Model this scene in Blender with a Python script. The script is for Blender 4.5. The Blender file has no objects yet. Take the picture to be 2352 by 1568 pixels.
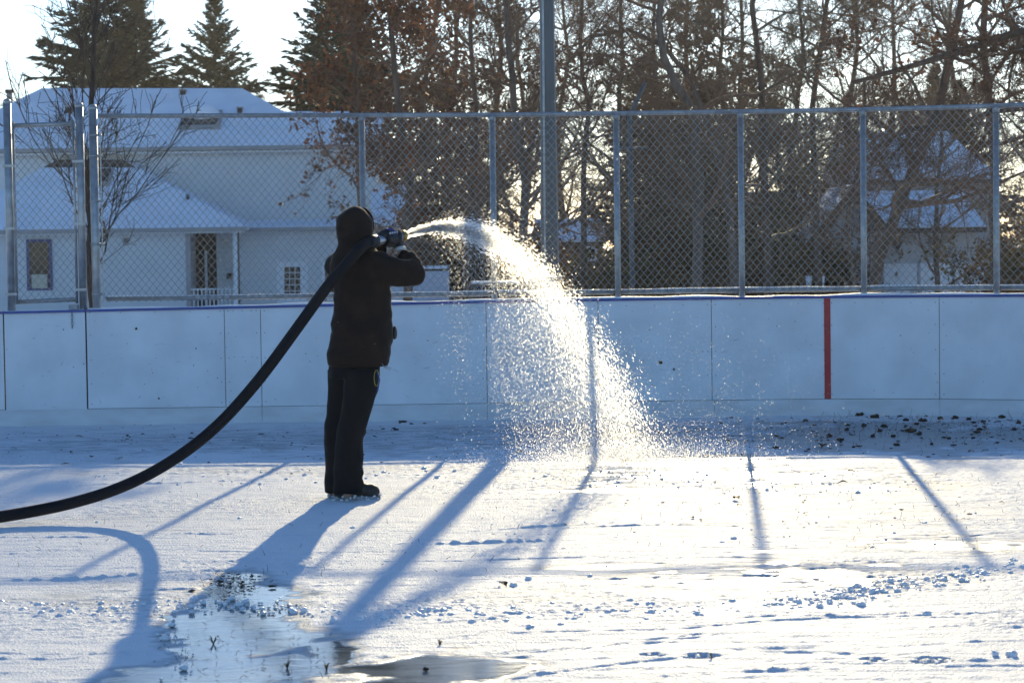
import bpy, bmesh, math, random
import numpy as np
from mathutils import Vector, Matrix, noise as mnoise

random.seed(7)
RNG = np.random.default_rng(7)
S = bpy.context.scene
COL = S.collection

# ------------------------------------------------------------------ camera
F = 5227.0                      # focal length in units of a 2352 px wide picture
CAM = Vector((0, 0, 1.585))
PITCH = math.atan(232 / F)
ROLL = math.radians(0.78)
fwd = Vector((0, math.cos(PITCH), -math.sin(PITCH)))
r0 = Vector((1, 0, 0)); u0 = Vector((0, math.sin(PITCH), math.cos(PITCH)))
rgt = r0 * math.cos(ROLL) - u0 * math.sin(ROLL)
upv = r0 * math.sin(ROLL) + u0 * math.cos(ROLL)
cd = bpy.data.cameras.new('camera'); cam = bpy.data.objects.new('camera', cd); COL.objects.link(cam)
m = Matrix.Identity(4)
for i in range(3):
    m[i][0] = rgt[i]; m[i][1] = upv[i]; m[i][2] = -fwd[i]; m[i][3] = CAM[i]
cam.matrix_world = m
cd.sensor_width = 36; cd.lens = 36 * F / 2352
cd.clip_start = 0.1; cd.clip_end = 3000
cd.dof.use_dof = True; cd.dof.focus_distance = 15.0; cd.dof.aperture_fstop = 7.5
S.camera = cam

# ------------------------------------------------------------------ sky, sun, exposure
SUN_AZ = math.radians(5.2)      # to the right of the view axis (+Y)
SUN_EL = math.radians(16.0)
W = bpy.data.worlds.new('World'); S.world = W; W.use_nodes = True
nt = W.node_tree; bg = nt.nodes['Background']
sk = nt.nodes.new('ShaderNodeTexSky'); sk.sky_type = 'NISHITA'; sk.sun_disc = False
sk.sun_elevation = SUN_EL; sk.sun_rotation = SUN_AZ
sk.air_density = 1.0; sk.dust_density = 0.25; sk.ozone_density = 5.0; sk.altitude = 300
nt.links.new(sk.outputs[0], bg.inputs[0]); bg.inputs[1].default_value = 0.115
sd = bpy.data.lights.new('sun', 'SUN'); sun = bpy.data.objects.new('sun', sd); COL.objects.link(sun)
sd.energy = 3.4; sd.angle = math.radians(0.53); sd.color = (1.0, 0.84, 0.52)
SUNDIR = Vector((math.sin(SUN_AZ) * math.cos(SUN_EL), math.cos(SUN_AZ) * math.cos(SUN_EL), math.sin(SUN_EL)))
sun.rotation_euler = SUNDIR.to_track_quat('Z', 'Y').to_euler()
sun.location = SUNDIR * 60
S.view_settings.view_transform = 'Standard'; S.view_settings.look = 'None'
S.view_settings.gamma = 1; S.view_settings.exposure = 0.78
S.view_settings.use_curve_mapping = False
S.render.engine = 'CYCLES'
S.cycles.max_bounces = 12; S.cycles.diffuse_bounces = 3; S.cycles.glossy_bounces = 3
S.cycles.transmission_bounces = 12; S.cycles.transparent_max_bounces = 14
S.cycles.sample_clamp_indirect = 8
S.cycles.use_denoising = True

# ------------------------------------------------------------------ helpers
def ray(x, y):
    return fwd + rgt * ((x - 1176) / F) + upv * ((784 - y) / F)
def at(x, y, Y):
    d = ray(x, y); return CAM + d * (Y / d.y)
def ground(x, y, z=0.0):
    d = ray(x, y); return CAM + d * ((z - CAM.z) / d.z)
def on_plane(x, y, p, n):
    d = ray(x, y); return CAM + d * ((p - CAM).dot(n) / d.dot(n))

ORG = {}
def tag(o, label=None, cat=None, group=None, kind=None):
    if label: o['label'] = label
    if cat: o['category'] = cat
    if group: o['group'] = group
    if kind: o['kind'] = kind
    return o
def thing(name, loc, label, cat, group=None):
    o = bpy.data.objects.new(name, None); COL.objects.link(o)
    o.empty_display_size = 0.1
    o.location = loc; ORG[o.name] = Vector(loc)
    return tag(o, label, cat, group)
def fast_mesh(name, v, f):
    v = np.asarray(v, dtype=np.float32).reshape(-1, 3)
    me = bpy.data.meshes.new(name)
    if isinstance(f, np.ndarray):
        k = f.shape[1]; n = f.shape[0]
        me.vertices.add(len(v)); me.vertices.foreach_set('co', v.ravel())
        me.loops.add(n * k); me.loops.foreach_set('vertex_index', f.astype(np.int32).ravel())
        me.polygons.add(n)
        me.polygons.foreach_set('loop_start', np.arange(0, n * k, k, dtype=np.int32))
        me.update(calc_edges=True)
    else:
        me.from_pydata([tuple(p) for p in v.tolist()], [], f); me.update()
    return me
def obj(name, v, f, mat, parent=None, smooth=False, base=None):
    """v in world coordinates; the mesh is stored relative to its thing's base"""
    v = np.asarray(v, dtype=np.float64).reshape(-1, 3)
    o_ = ORG[parent.name] if parent else (Vector(base) if base is not None else Vector((0, 0, 0)))
    me = fast_mesh(name, v - np.array(o_), f)
    if mat: me.materials.append(mat)
    if smooth: me.polygons.foreach_set('use_smooth', [True] * len(me.polygons))
    o = bpy.data.objects.new(name, me); COL.objects.link(o)
    if parent: o.parent = parent
    else: o.location = o_
    ORG[o.name] = o_
    return o

class MB:
    def __init__(s): s.v = []; s.f = []
    def add(s, vs, fs):
        b = len(s.v); s.v += [tuple(p) for p in vs]; s.f += [[i + b for i in q] for q in fs]; return s
    def box(s, a, b):
        x0, y0, z0 = a; x1, y1, z1 = b
        return s.add([(x0,y0,z0),(x1,y0,z0),(x1,y1,z0),(x0,y1,z0),(x0,y0,z1),(x1,y0,z1),(x1,y1,z1),(x0,y1,z1)],
              [(0,3,2,1),(4,5,6,7),(0,1,5,4),(1,2,6,5),(2,3,7,6),(3,0,4,7)])
    def tube(s, pts, rad, n=8, cap=True):
        pts = [Vector(p) for p in pts]
        if not hasattr(rad, '__len__'): rad = [rad] * len(pts)
        vs = []; up = None
        for i, p in enumerate(pts):
            t = (pts[min(i + 1, len(pts) - 1)] - pts[max(i - 1, 0)]).normalized()
            if up is None: up = Vector((0, 0, 1)) if abs(t.z) < .9 else Vector((0, 1, 0))
            a = t.cross(up).normalized(); b = a.cross(t); up = b
            for k in range(n):
                th = 2 * math.pi * k / n
                vs.append(p + (a * math.cos(th) + b * math.sin(th)) * rad[i])
        fs = [(i*n+k, i*n+(k+1) % n, (i+1)*n+(k+1) % n, (i+1)*n+k) for i in range(len(pts)-1) for k in range(n)]
        if cap: fs += [tuple(reversed(range(n))), tuple(range((len(pts)-1)*n, len(pts)*n))]
        return s.add(vs, fs)
    def ell(s, c, r, nu=14, nv=9, rot=None):
        c = Vector(c); vs = []
        for j in range(nv + 1):
            ph = math.pi * j / nv
            for i in range(nu):
                th = 2*math.pi*i/nu
                p = Vector((r[0]*math.sin(ph)*math.cos(th), r[1]*math.sin(ph)*math.sin(th), r[2]*math.cos(ph)))
                if rot: p = rot @ p
                vs.append(c + p)
        fs = [(j*nu+i, (j+1)*nu+i, (j+1)*nu+(i+1) % nu, j*nu+(i+1) % nu) for j in range(nv) for i in range(nu)]
        return s.add(vs, fs)
    def loft(s, rings, n=24):
        """rings: (x, y, z, rx, ry)"""
        vs = []
        for (x, y, z, rx, ry) in rings:
            for k in range(n):
                th = 2*math.pi*k/n
                vs.append((x + rx*math.cos(th), y + ry*math.sin(th), z))
        fs = [(i*n+k, i*n+(k+1) % n, (i+1)*n+(k+1) % n, (i+1)*n+k) for i in range(len(rings)-1) for k in range(n)]
        fs += [tuple(reversed(range(n))), tuple(range((len(rings)-1)*n, len(rings)*n))]
        return s.add(vs, fs)
    def prism(s, poly, d):
        """polygon of world points pushed along d"""
        n = len(poly); d = Vector(d); poly = [Vector(p) for p in poly]
        return s.add(poly + [p + d for p in poly],
                     [tuple(range(n)), tuple(reversed(range(n, 2*n)))] + [(i, i+n, (i+1) % n+n, (i+1) % n) for i in range(n)])
    def build(s, name, mat, parent=None, smooth=False, base=None):
        o = obj(name, s.v, s.f, mat, parent, smooth, base)
        bm = bmesh.new(); bm.from_mesh(o.data); bmesh.ops.recalc_face_normals(bm, faces=bm.faces); bm.to_mesh(o.data); bm.free()
        return o

def remeshed(name, mb, voxel, mat, parent=None, base=None, fold=0.0, fscale=8.0, smooth_it=4, stretch=(1, 1, 1)):
    """union of many closed pieces as one continuous skin"""
    o = mb.build(name, mat, parent, True, base)
    md = o.modifiers.new('r', 'REMESH'); md.mode = 'VOXEL'; md.voxel_size = voxel
    sm = o.modifiers.new('s', 'SMOOTH'); sm.iterations = smooth_it; sm.factor = .5
    ts = bpy.data.scenes.new('workbench'); ts.collection.objects.link(o)      # evaluate this piece alone
    vl = ts.view_layers[0]; vl.update(); dg = vl.depsgraph; dg.update()
    me = bpy.data.meshes.new_from_object(o.evaluated_get(dg))
    ts.collection.objects.unlink(o); bpy.data.scenes.remove(ts)
    o.modifiers.clear(); old = o.data; o.data = me; bpy.data.meshes.remove(old); me.name = name
    if not me.materials: me.materials.append(mat)
    if fold:
        n_ = len(me.vertices); co = np.zeros(n_*3, np.float32); no = np.zeros(n_*3, np.float32)
        me.vertices.foreach_get('co', co); me.vertices.foreach_get('normal', no)
        co = co.reshape(-1, 3); no = no.reshape(-1, 3); st = np.array(stretch)*fscale
        k = np.array([mnoise.noise(q) + .5*mnoise.noise(q*2.1) for q in map(Vector, (co*st).tolist())])
        me.vertices.foreach_set('co', (co + no*(k*fold)[:, None]).astype(np.float32).ravel())
    me.polygons.foreach_set('use_smooth', [True]*len(me.polygons)); me.update()
    return o

# value noise
_lat = np.random.default_rng(3).random((256, 256))
def vnoise(x, y):
    xi = np.floor(x).astype(int); yi = np.floor(y).astype(int)
    fx = x - xi; fy = y - yi
    fx = fx*fx*(3-2*fx); fy = fy*fy*(3-2*fy)
    a = _lat[xi % 256, yi % 256]; b = _lat[(xi+1) % 256, yi % 256]
    c = _lat[xi % 256, (yi+1) % 256]; d = _lat[(xi+1) % 256, (yi+1) % 256]
    return (a*(1-fx)+b*fx)*(1-fy) + (c*(1-fx)+d*fx)*fy - .5
def fbm(x, y, o=4):
    r = 0; a = 1.0
    for i in range(o):
        r = r + a*vnoise(x*2**i + 17.3*i, y*2**i + 9.1*i); a *= .5
    return r

# ------------------------------------------------------------------ materials
def mk(name, col, rough=.6, metal=0., var=.2, scale=6., bump=0., bscale=60., spec=.5, stretch=(1, 1, 1), col2=None):
    M = bpy.data.materials.new(name); M.use_nodes = True
    t = M.node_tree; b = t.nodes['Principled BSDF']; L = t.links
    tc = t.nodes.new('ShaderNodeTexCoord'); mp = t.nodes.new('ShaderNodeMapping')
    mp.inputs['Scale'].default_value = stretch; L.new(tc.outputs['Object'], mp.inputs[0])
    n = t.nodes.new('ShaderNodeTexNoise'); n.inputs['Scale'].default_value = scale; n.inputs['Detail'].default_value = 5
    L.new(mp.outputs[0], n.inputs['Vector'])
    r = t.nodes.new('ShaderNodeValToRGB')
    c2 = col2 or tuple(c*(1-var) for c in col); c1 = tuple(min(1, c*(1+var*.6)) for c in col)
    r.color_ramp.elements[0].position = .35; r.color_ramp.elements[1].position = .68
    r.color_ramp.elements[0].color = (*c2, 1); r.color_ramp.elements[1].color = (*c1, 1)
    L.new(n.outputs['Fac'], r.inputs[0]); L.new(r.outputs[0], b.inputs['Base Color'])
    b.inputs['Roughness'].default_value = rough; b.inputs['Metallic'].default_value = metal
    b.inputs['Specular IOR Level'].default_value = spec
    if bump:
        n2 = t.nodes.new('ShaderNodeTexNoise'); n2.inputs['Scale'].default_value = bscale; n2.inputs['Detail'].default_value = 4
        L.new(mp.outputs[0], n2.inputs['Vector'])
        bp = t.nodes.new('ShaderNodeBump'); bp.inputs['Strength'].default_value = min(1, bump); bp.inputs['Distance'].default_value = .01*max(1, bump)
        L.new(n2.outputs['Fac'], bp.inputs['Height']); L.new(bp.outputs[0], b.inputs['Normal'])
    return M

M_SNOW = mk('snow_roof', (.80, .84, .90), .7, var=.06, scale=1.2, bump=.6, bscale=9)
M_SNOWC = mk('snow_chunk', (.82, .85, .90), .5, var=.05, scale=20, bump=.8, bscale=70)
M_BOARD = mk('board_plastic', (.68, .71, .74), .38, var=.10, scale=2.6, bump=.12, bscale=6)
M_KICK = mk('kick_plastic', (.60, .62, .64), .42, var=.12, scale=3, bump=.15, bscale=8, stretch=(1, 1, 3))
M_CAP = mk('cap_blue', (.02, .06, .28), .35, var=.15)
M_RED = mk('line_red', (.42, .012, .02), .4, var=.12, scale=9)
M_GALV = mk('galvanised_steel', (.36, .37, .375), .40, .6, var=.22, scale=14, bump=.1, bscale=90)
M_WIRE = mk('fence_wire', (.24, .25, .26), .33, .85, var=.2, scale=30)
M_DARK = mk('dark_gap', (.02, .02, .022), .8)
M_SCREW = mk('screw_head', (.25, .27, .30), .5, .6)
M_POLE = mk('pole_steel', (.105, .11, .115), .55, .1, var=.25, scale=5, stretch=(1, 1, .2), bump=.2, bscale=30)
M_SIDING = None
M_TRIMB = mk('window_trim_blue', (.02, .045, .17), .5)
M_WHITE = mk('white_paint', (.74, .75, .74), .5, var=.06)
M_GUTTER = mk('gutter_grey', (.30, .30, .30), .5, var=.12)
M_SHINGLE = mk('dark_shingle', (.05, .05, .055), .9, var=.3, scale=14, bump=.8, bscale=30)
M_BROWNTRIM = mk('brown_fascia', (.07, .04, .025), .6)
M_BARK = mk('bark', (.13, .085, .06), .9, var=.4, scale=9, bump=.9, bscale=26, stretch=(1, 1, .3))
M_BARKG = mk('bark_grey', (.15, .112, .088), .9, var=.35, scale=9, bump=.9, bscale=26, stretch=(1, 1, .3))
M_BARKD = mk('bark_dark', (.045, .034, .03), .9, var=.4, scale=9, bump=.9, bscale=26, stretch=(1, 1, .3))
M_TWIG = mk('twig', (.185, .105, .064), .8, var=.3)
M_TWIGY = mk('twig_yellow', (.18, .125, .075), .8, var=.3)
M_RUBBER = mk('hose_rubber', (.004, .005, .009), .72, var=.3, scale=12, bump=.15, bscale=80, spec=.25)
M_JACKET = mk('jacket_cloth', (.017, .0105, .008), .9, var=.3, scale=10, bump=.35, bscale=120, spec=.25)
M_JACKET.node_tree.nodes['Principled BSDF'].inputs['Sheen Weight'].default_value = .5; M_JACKET.node_tree.nodes['Principled BSDF'].inputs['Sheen Roughness'].default_value = .12
M_PANTS = mk('trouser_cloth', (.0045, .0045, .006), .85, var=.25, scale=10, bump=.3, bscale=120, spec=.25)
M_BOOT = mk('boot_leather', (.025, .022, .02), .6, var=.4, scale=20, bump=.5, bscale=60)
M_SOLE = mk('boot_sole_snowy', (.30, .32, .35), .7, var=.6, scale=28, bump=.6, bscale=60)
M_SKIN = mk('skin', (.42, .26, .19), .5, var=.1)
M_GLOVE = mk('glove_black', (.014, .014, .018), .55, var=.3, scale=20, bump=.3)
M_GLOVEB = mk('glove_blue', (.02, .06, .30), .5)
M_GLOVEW = mk('glove_white', (.60, .60, .60), .6)
M_BRASS = mk('brass', (.42, .27, .09), .3, 1., var=.2, scale=20)
M_ALU = mk('nozzle_metal', (.45, .46, .48), .35, .9)
M_DIRT = mk('dirt_clod', (.070, .047, .033), .95, var=.5, scale=30, bump=.8, bscale=50)
M_LEAFD = mk('dead_leaf', (.10, .055, .028), .7, var=.4, scale=30)
M_STRAW = mk('dry_grass', (.13, .09, .05), .8, var=.3, scale=20)
M_CREAM = mk('cream_wall', (.50, .44, .40), .8, var=.08, scale=2, bump=.2, bscale=10)
M_GREYW = mk('grey_wall', (.42, .42, .43), .8, var=.08, scale=2)
M_BROWNW = mk('brown_wall', (.16, .11, .085), .85, var=.2, scale=3)
M_DARKWOOD = mk('dark_wood', (.035, .026, .02), .7, var=.25, scale=4)
M_CARW = mk('car_silver', (.52, .53, .56), .25, .3, var=.06)
M_CARD = mk('car_dark', (.05, .055, .07), .2, .3, var=.1)
M_TYRE = mk('tyre', (.02, .02, .02), .8)
M_LIGHTS = mk('lamp_lens', (.35, .06, .05), .2)
M_REFLCREAM = mk('cream_reflection', (.55, .50, .38), .8, var=.1)  # tone of the painted window reflection
def glass_mat():
    M = mk('window_glass', (.012, .014, .016), .06, 0, var=.2, scale=2, spec=.35); return M
M_GLASS = glass_mat()
def leaf_mat(name, c, c2, tr=.35):
    M = bpy.data.materials.new(name); M.use_nodes = True; t = M.node_tree; L = t.links
    b = t.nodes['Principled BSDF']; out = t.nodes['Material Output']
    oi = t.nodes.new('ShaderNodeNewGeometry'); r = t.nodes.new('ShaderNodeValToRGB')
    r.color_ramp.elements[0].color = (*c, 1); r.color_ramp.elements[1].color = (*c2, 1)
    L.new(oi.outputs['Random Per Island'], r.inputs[0]); L.new(r.outputs[0], b.inputs['Base Color'])
    b.inputs['Roughness'].default_value = .7
    tl = t.nodes.new('ShaderNodeBsdfTranslucent'); L.new(r.outputs[0], tl.inputs[0])
    mx = t.nodes.new('ShaderNodeMixShader'); mx.inputs[0].default_value = tr
    L.new(b.outputs[0], mx.inputs[1]); L.new(tl.outputs[0], mx.inputs[2]); L.new(mx.outputs[0], out.inputs[0])
    return M
M_RUSSET = leaf_mat('russet_leaf', (.085, .038, .021), (.17, .08, .04))
M_OLIVE = leaf_mat('olive_leaf', (.06, .05, .02), (.17, .12, .04))
M_NEEDLE = leaf_mat('spruce_needle', (.011, .018, .010), (.028, .037, .019), .1)
def siding_mat(name, c):
    M = mk(name, c, .55, var=.05, scale=1.5)
    t = M.node_tree; b = t.nodes['Principled BSDF']; L = t.links
    tc = t.nodes.new('ShaderNodeTexCoord'); w = t.nodes.new('ShaderNodeTexWave'); w.wave_type = 'BANDS'; w.bands_direction = 'Z'; w.wave_profile = 'SAW'
    w.inputs['Scale'].default_value = 1.6
    L.new(tc.outputs['Object'], w.inputs['Vector'])
    bp = t.nodes.new('ShaderNodeBump'); bp.inputs['Strength'].default_value = .7; bp.inputs['Distance'].default_value = .02
    L.new(w.outputs['Fac'], bp.inputs['Height']); L.new(bp.outputs[0], b.inputs['Normal'])
    return M
M_SIDING = siding_mat('lap_siding', (.62, .63, .62))
M_SIDING2 = siding_mat('lap_siding_grey', (.36, .35, .34))

def ground_mat():
    M = bpy.data.materials.new('snow_and_ice'); M.use_nodes = True; t = M.node_tree; L = t.links
    b = t.nodes['Principled BSDF']
    tc = t.nodes.new('ShaderNodeTexCoord')
    wet_shade = t.nodes.new('ShaderNodeAttribute'); wet_shade.attribute_name = 'wet_shade'
    dirt = t.nodes.new('ShaderNodeAttribute'); dirt.attribute_name = 'dirt'
    n1 = t.nodes.new('ShaderNodeTexNoise'); n1.inputs['Scale'].default_value = 3; n1.inputs['Detail'].default_value = 6
    L.new(tc.outputs['Object'], n1.inputs['Vector'])
    r1 = t.nodes.new('ShaderNodeValToRGB'); r1.color_ramp.elements[0].color = (.70, .73, .77, 1); r1.color_ramp.elements[1].color = (.84, .85, .86, 1)
    L.new(n1.outputs['Fac'], r1.inputs[0])
    mpi = t.nodes.new('ShaderNodeMapping'); mpi.inputs['Scale'].default_value = (1, 4, 1); L.new(tc.outputs['Object'], mpi.inputs[0])
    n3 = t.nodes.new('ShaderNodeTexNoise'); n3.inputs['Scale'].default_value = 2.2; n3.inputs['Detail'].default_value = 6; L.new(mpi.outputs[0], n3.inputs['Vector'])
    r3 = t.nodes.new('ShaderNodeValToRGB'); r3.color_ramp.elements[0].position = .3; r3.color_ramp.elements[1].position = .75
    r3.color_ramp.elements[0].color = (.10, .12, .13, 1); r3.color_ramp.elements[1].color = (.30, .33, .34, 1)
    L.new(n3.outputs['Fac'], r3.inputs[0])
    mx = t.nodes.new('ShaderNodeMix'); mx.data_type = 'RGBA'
    L.new(wet_shade.outputs['Fac'], mx.inputs[0]); L.new(r1.outputs[0], mx.inputs[6]); L.new(r3.outputs[0], mx.inputs[7])
    nd = t.nodes.new('ShaderNodeTexNoise'); nd.inputs['Scale'].default_value = 38; nd.inputs['Detail'].default_value = 5; nd.inputs['Roughness'].default_value = .7
    L.new(mpi.outputs[0], nd.inputs['Vector'])
    rd = t.nodes.new('ShaderNodeValToRGB'); rd.color_ramp.elements[0].position = .5; rd.color_ramp.elements[1].position = .64
    L.new(nd.outputs['Fac'], rd.inputs[0])
    mu = t.nodes.new('ShaderNodeMath'); mu.operation = 'MULTIPLY'; L.new(rd.outputs[0], mu.inputs[0]); L.new(dirt.outputs['Fac'], mu.inputs[1])
    mx2 = t.nodes.new('ShaderNodeMix'); mx2.data_type = 'RGBA'
    L.new(mu.outputs[0], mx2.inputs[0]); L.new(mx.outputs[2], mx2.inputs[6]); mx2.inputs[7].default_value = (.06, .045, .032, 1)
    L.new(mx2.outputs[2], b.inputs['Base Color'])
    rr = t.nodes.new('ShaderNodeMapRange'); rr.inputs[1].default_value = .5; rr.inputs[3].default_value = .62; rr.inputs[4].default_value = .06
    L.new(wet_shade.outputs['Fac'], rr.inputs[0]); L.new(rr.outputs[0], b.inputs['Roughness'])
    b.inputs['IOR'].default_value = 1.33
    rs2 = t.nodes.new('ShaderNodeMapRange'); rs2.inputs[1].default_value = .5; rs2.inputs[3].default_value = .12; rs2.inputs[4].default_value = .9
    L.new(wet_shade.outputs['Fac'], rs2.inputs[0]); L.new(rs2.outputs[0], b.inputs['Specular IOR Level'])
    n2 = t.nodes.new('ShaderNodeTexNoise'); n2.inputs['Scale'].default_value = 90; n2.inputs['Detail'].default_value = 5; L.new(tc.outputs['Object'], n2.inputs['Vector'])
    n4 = t.nodes.new('ShaderNodeTexNoise'); n4.inputs['Scale'].default_value = 14; n4.inputs['Detail'].default_value = 3; L.new(mpi.outputs[0], n4.inputs['Vector'])
    b1 = t.nodes.new('ShaderNodeBump'); b1.inputs['Distance'].default_value = .010
    mr = t.nodes.new('ShaderNodeMapRange'); mr.inputs[3].default_value = .75; mr.inputs[4].default_value = .02
    L.new(wet_shade.outputs['Fac'], mr.inputs[0]); L.new(mr.outputs[0], b1.inputs['Strength']); L.new(n2.outputs['Fac'], b1.inputs['Height'])
    b2 = t.nodes.new('ShaderNodeBump'); b2.inputs['Distance'].default_value = .006; b2.inputs['Strength'].default_value = .06
    L.new(n4.outputs['Fac'], b2.inputs['Height']); L.new(b1.outputs[0], b2.inputs['Normal']); L.new(b2.outputs[0], b.inputs['Normal'])
    return M
M_GROUND = ground_mat()

def water_mat():
    M = bpy.data.materials.new('water_drop'); M.use_nodes = True; t = M.node_tree; L = t.links
    for n in list(t.nodes):
        if n.type == 'BSDF_PRINCIPLED': t.nodes.remove(n)
    out = t.nodes['Material Output']
    tl = t.nodes.new('ShaderNodeBsdfGlass'); tl.inputs['Roughness'].default_value = .8; tl.inputs['IOR'].default_value = 1.33; tl.inputs[0].default_value = (1, 1, 1, 1)
    tp = t.nodes.new('ShaderNodeBsdfTransparent')
    gl = t.nodes.new('ShaderNodeBsdfGlossy'); gl.inputs['Roughness'].default_value = .25
    geo = t.nodes.new('ShaderNodeNewGeometry')
    ra = t.nodes.new('ShaderNodeMapRange'); ra.inputs[3].default_value = .6; ra.inputs[4].default_value = .9
    L.new(geo.outputs['Random Per Island'], ra.inputs[0])
    m1 = t.nodes.new('ShaderNodeMixShader'); L.new(ra.outputs[0], m1.inputs[0])
    L.new(tp.outputs[0], m1.inputs[1]); L.new(tl.outputs[0], m1.inputs[2])
    m2 = t.nodes.new('ShaderNodeMixShader'); m2.inputs[0].default_value = .05
    L.new(m1.outputs[0], m2.inputs[1]); L.new(gl.outputs[0], m2.inputs[2]); L.new(m2.outputs[0], out.inputs[0])
    return M
M_WATER = water_mat()

# ================================================================== SETTING
# ---- broad ground sheet (lower behind the rink), snow covered
def terrain_z(Y):
    return np.interp(Y, [-60, 20.6, 23, 60, 3000], [-.03, -.03, -.1, -.95, -.95])
xs = np.concatenate([np.linspace(-400, -60, 12), np.linspace(-50, 50, 60), np.linspace(60, 400, 12)])
ys = np.concatenate([np.linspace(-60, 18, 14), np.linspace(20, 140, 80), np.linspace(160, 700, 20)])
gx, gy = np.meshgrid(xs, ys)
gz = terrain_z(gy) + np.where((gy > 24), fbm(gx*.2, gy*.2)*.12, 0)
nx, ny = len(xs), len(ys)
ii = (np.arange(ny-1)[:, None]*nx + np.arange(nx-1)[None, :]).ravel()
gr = obj('ground', np.stack([gx, gy, gz], -1).reshape(-1, 3), np.stack([ii, ii+1, ii+nx+1, ii+nx], -1), M_SNOW, smooth=True)
tag(gr, kind='structure')

# ---- rink surface: snow, slush and wet ice with relief
def ell_ground(cx, cy, rx, ry):
    c = ground(cx, cy); e = ground(cx + rx, cy); n = ground(cx, cy - ry); s_ = ground(cx, cy + ry)
    return c.x, (n.y + s_.y)/2, abs(e.x - c.x), abs(n.y - s_.y)/2
WET_SHADE = [(510,1460,170,125,1),(600,1535,280,70,1),(430,1560,240,50,1),(560,1490,200,60,1),(545,1345,75,38,1),(1000,1535,235,55,1),(760,1500,120,45,1),
       (1380,1126,165,9,.8),(1500,1062,230,12,.8),(1680,1052,150,14,.75),(1560,1362,110,12,.78),(1700,1340,150,14,.8),(1880,1312,140,10,.78),(2030,1296,90,7,.75),
       (1840,1100,80,11,.85),(2160,1253,260,15,.72),(1420,1300,190,9,.6),(1850,1262,200,7,.7),(1660,1090,200,10,.7),(2000,1085,220,12,.5),(1950,1120,160,7,.6),
       (2080,1005,440,46,.75),(1000,1010,1500,38,.42),
       (1780,1325,460,52,.56),(1650,1095,520,42,.58),(2120,1250,380,30,.58),(1250,1370,260,22,.25),(300,1370,420,30,.25),(2050,1120,260,30,.35),(700,1078,700,18,.25),(1900,1180,620,90,.2)]  # last ellipse: soft tree shade painted as a slush tone
rl = np.random.default_rng(11)
RIDGE = []
for _ in range(80):
    x_ = rl.uniform(-100, 2450); y_ = rl.uniform(1075, 1560)
    g_ = ground(x_, y_); L_ = rl.uniform(.08, .9) * (1.6 if rl.random() < .2 else 1)
    RIDGE.append((g_.x, g_.y, L_, rl.normal(.05, .10), rl.uniform(.008, .016), rl.uniform(.003, .008)*(1 if rl.random() < .75 else -1)))
for (x_, y_, L_, a_, w_, h_) in [(400,1108,.75,.25,.016,.014),(180,1325,.55,.25,.016,.014),(1120,1246,.5,.0,.02,.02),(1160,1285,.9,.0,.012,-.009),(1850,1425,2.2,.2,.013,-.010),
        (1780,1490,.22,-.1,.025,-.016),(1860,1500,.20,-.25,.018,-.012),(1350,1535,.6,.45,.016,-.015),(1480,1472,.3,.5,.014,-.012),(2300,1530,.3,-.05,.02,-.015),(1310,1205,.4,.2,.015,.012),(1560,1470,.2,.5,.02,-.02)]:
    g_ = ground(x_, y_); RIDGE.append((g_.x, g_.y, L_, a_, w_, h_))
for _ in range(75):                                   # long thin scrape lines
    g_ = ground(rl.uniform(-100, 2450), rl.uniform(1075, 1560)); RIDGE.append((g_.x, g_.y, rl.uniform(.4, 1.8), rl.normal(.06, .07), rl.uniform(.005, .010), rl.uniform(.002, .005)))
TREAD = [(1500,1503,28,5),(1610,1505,48,7),(2010,1513,34,6),(2140,1514,52,8)]
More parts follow.
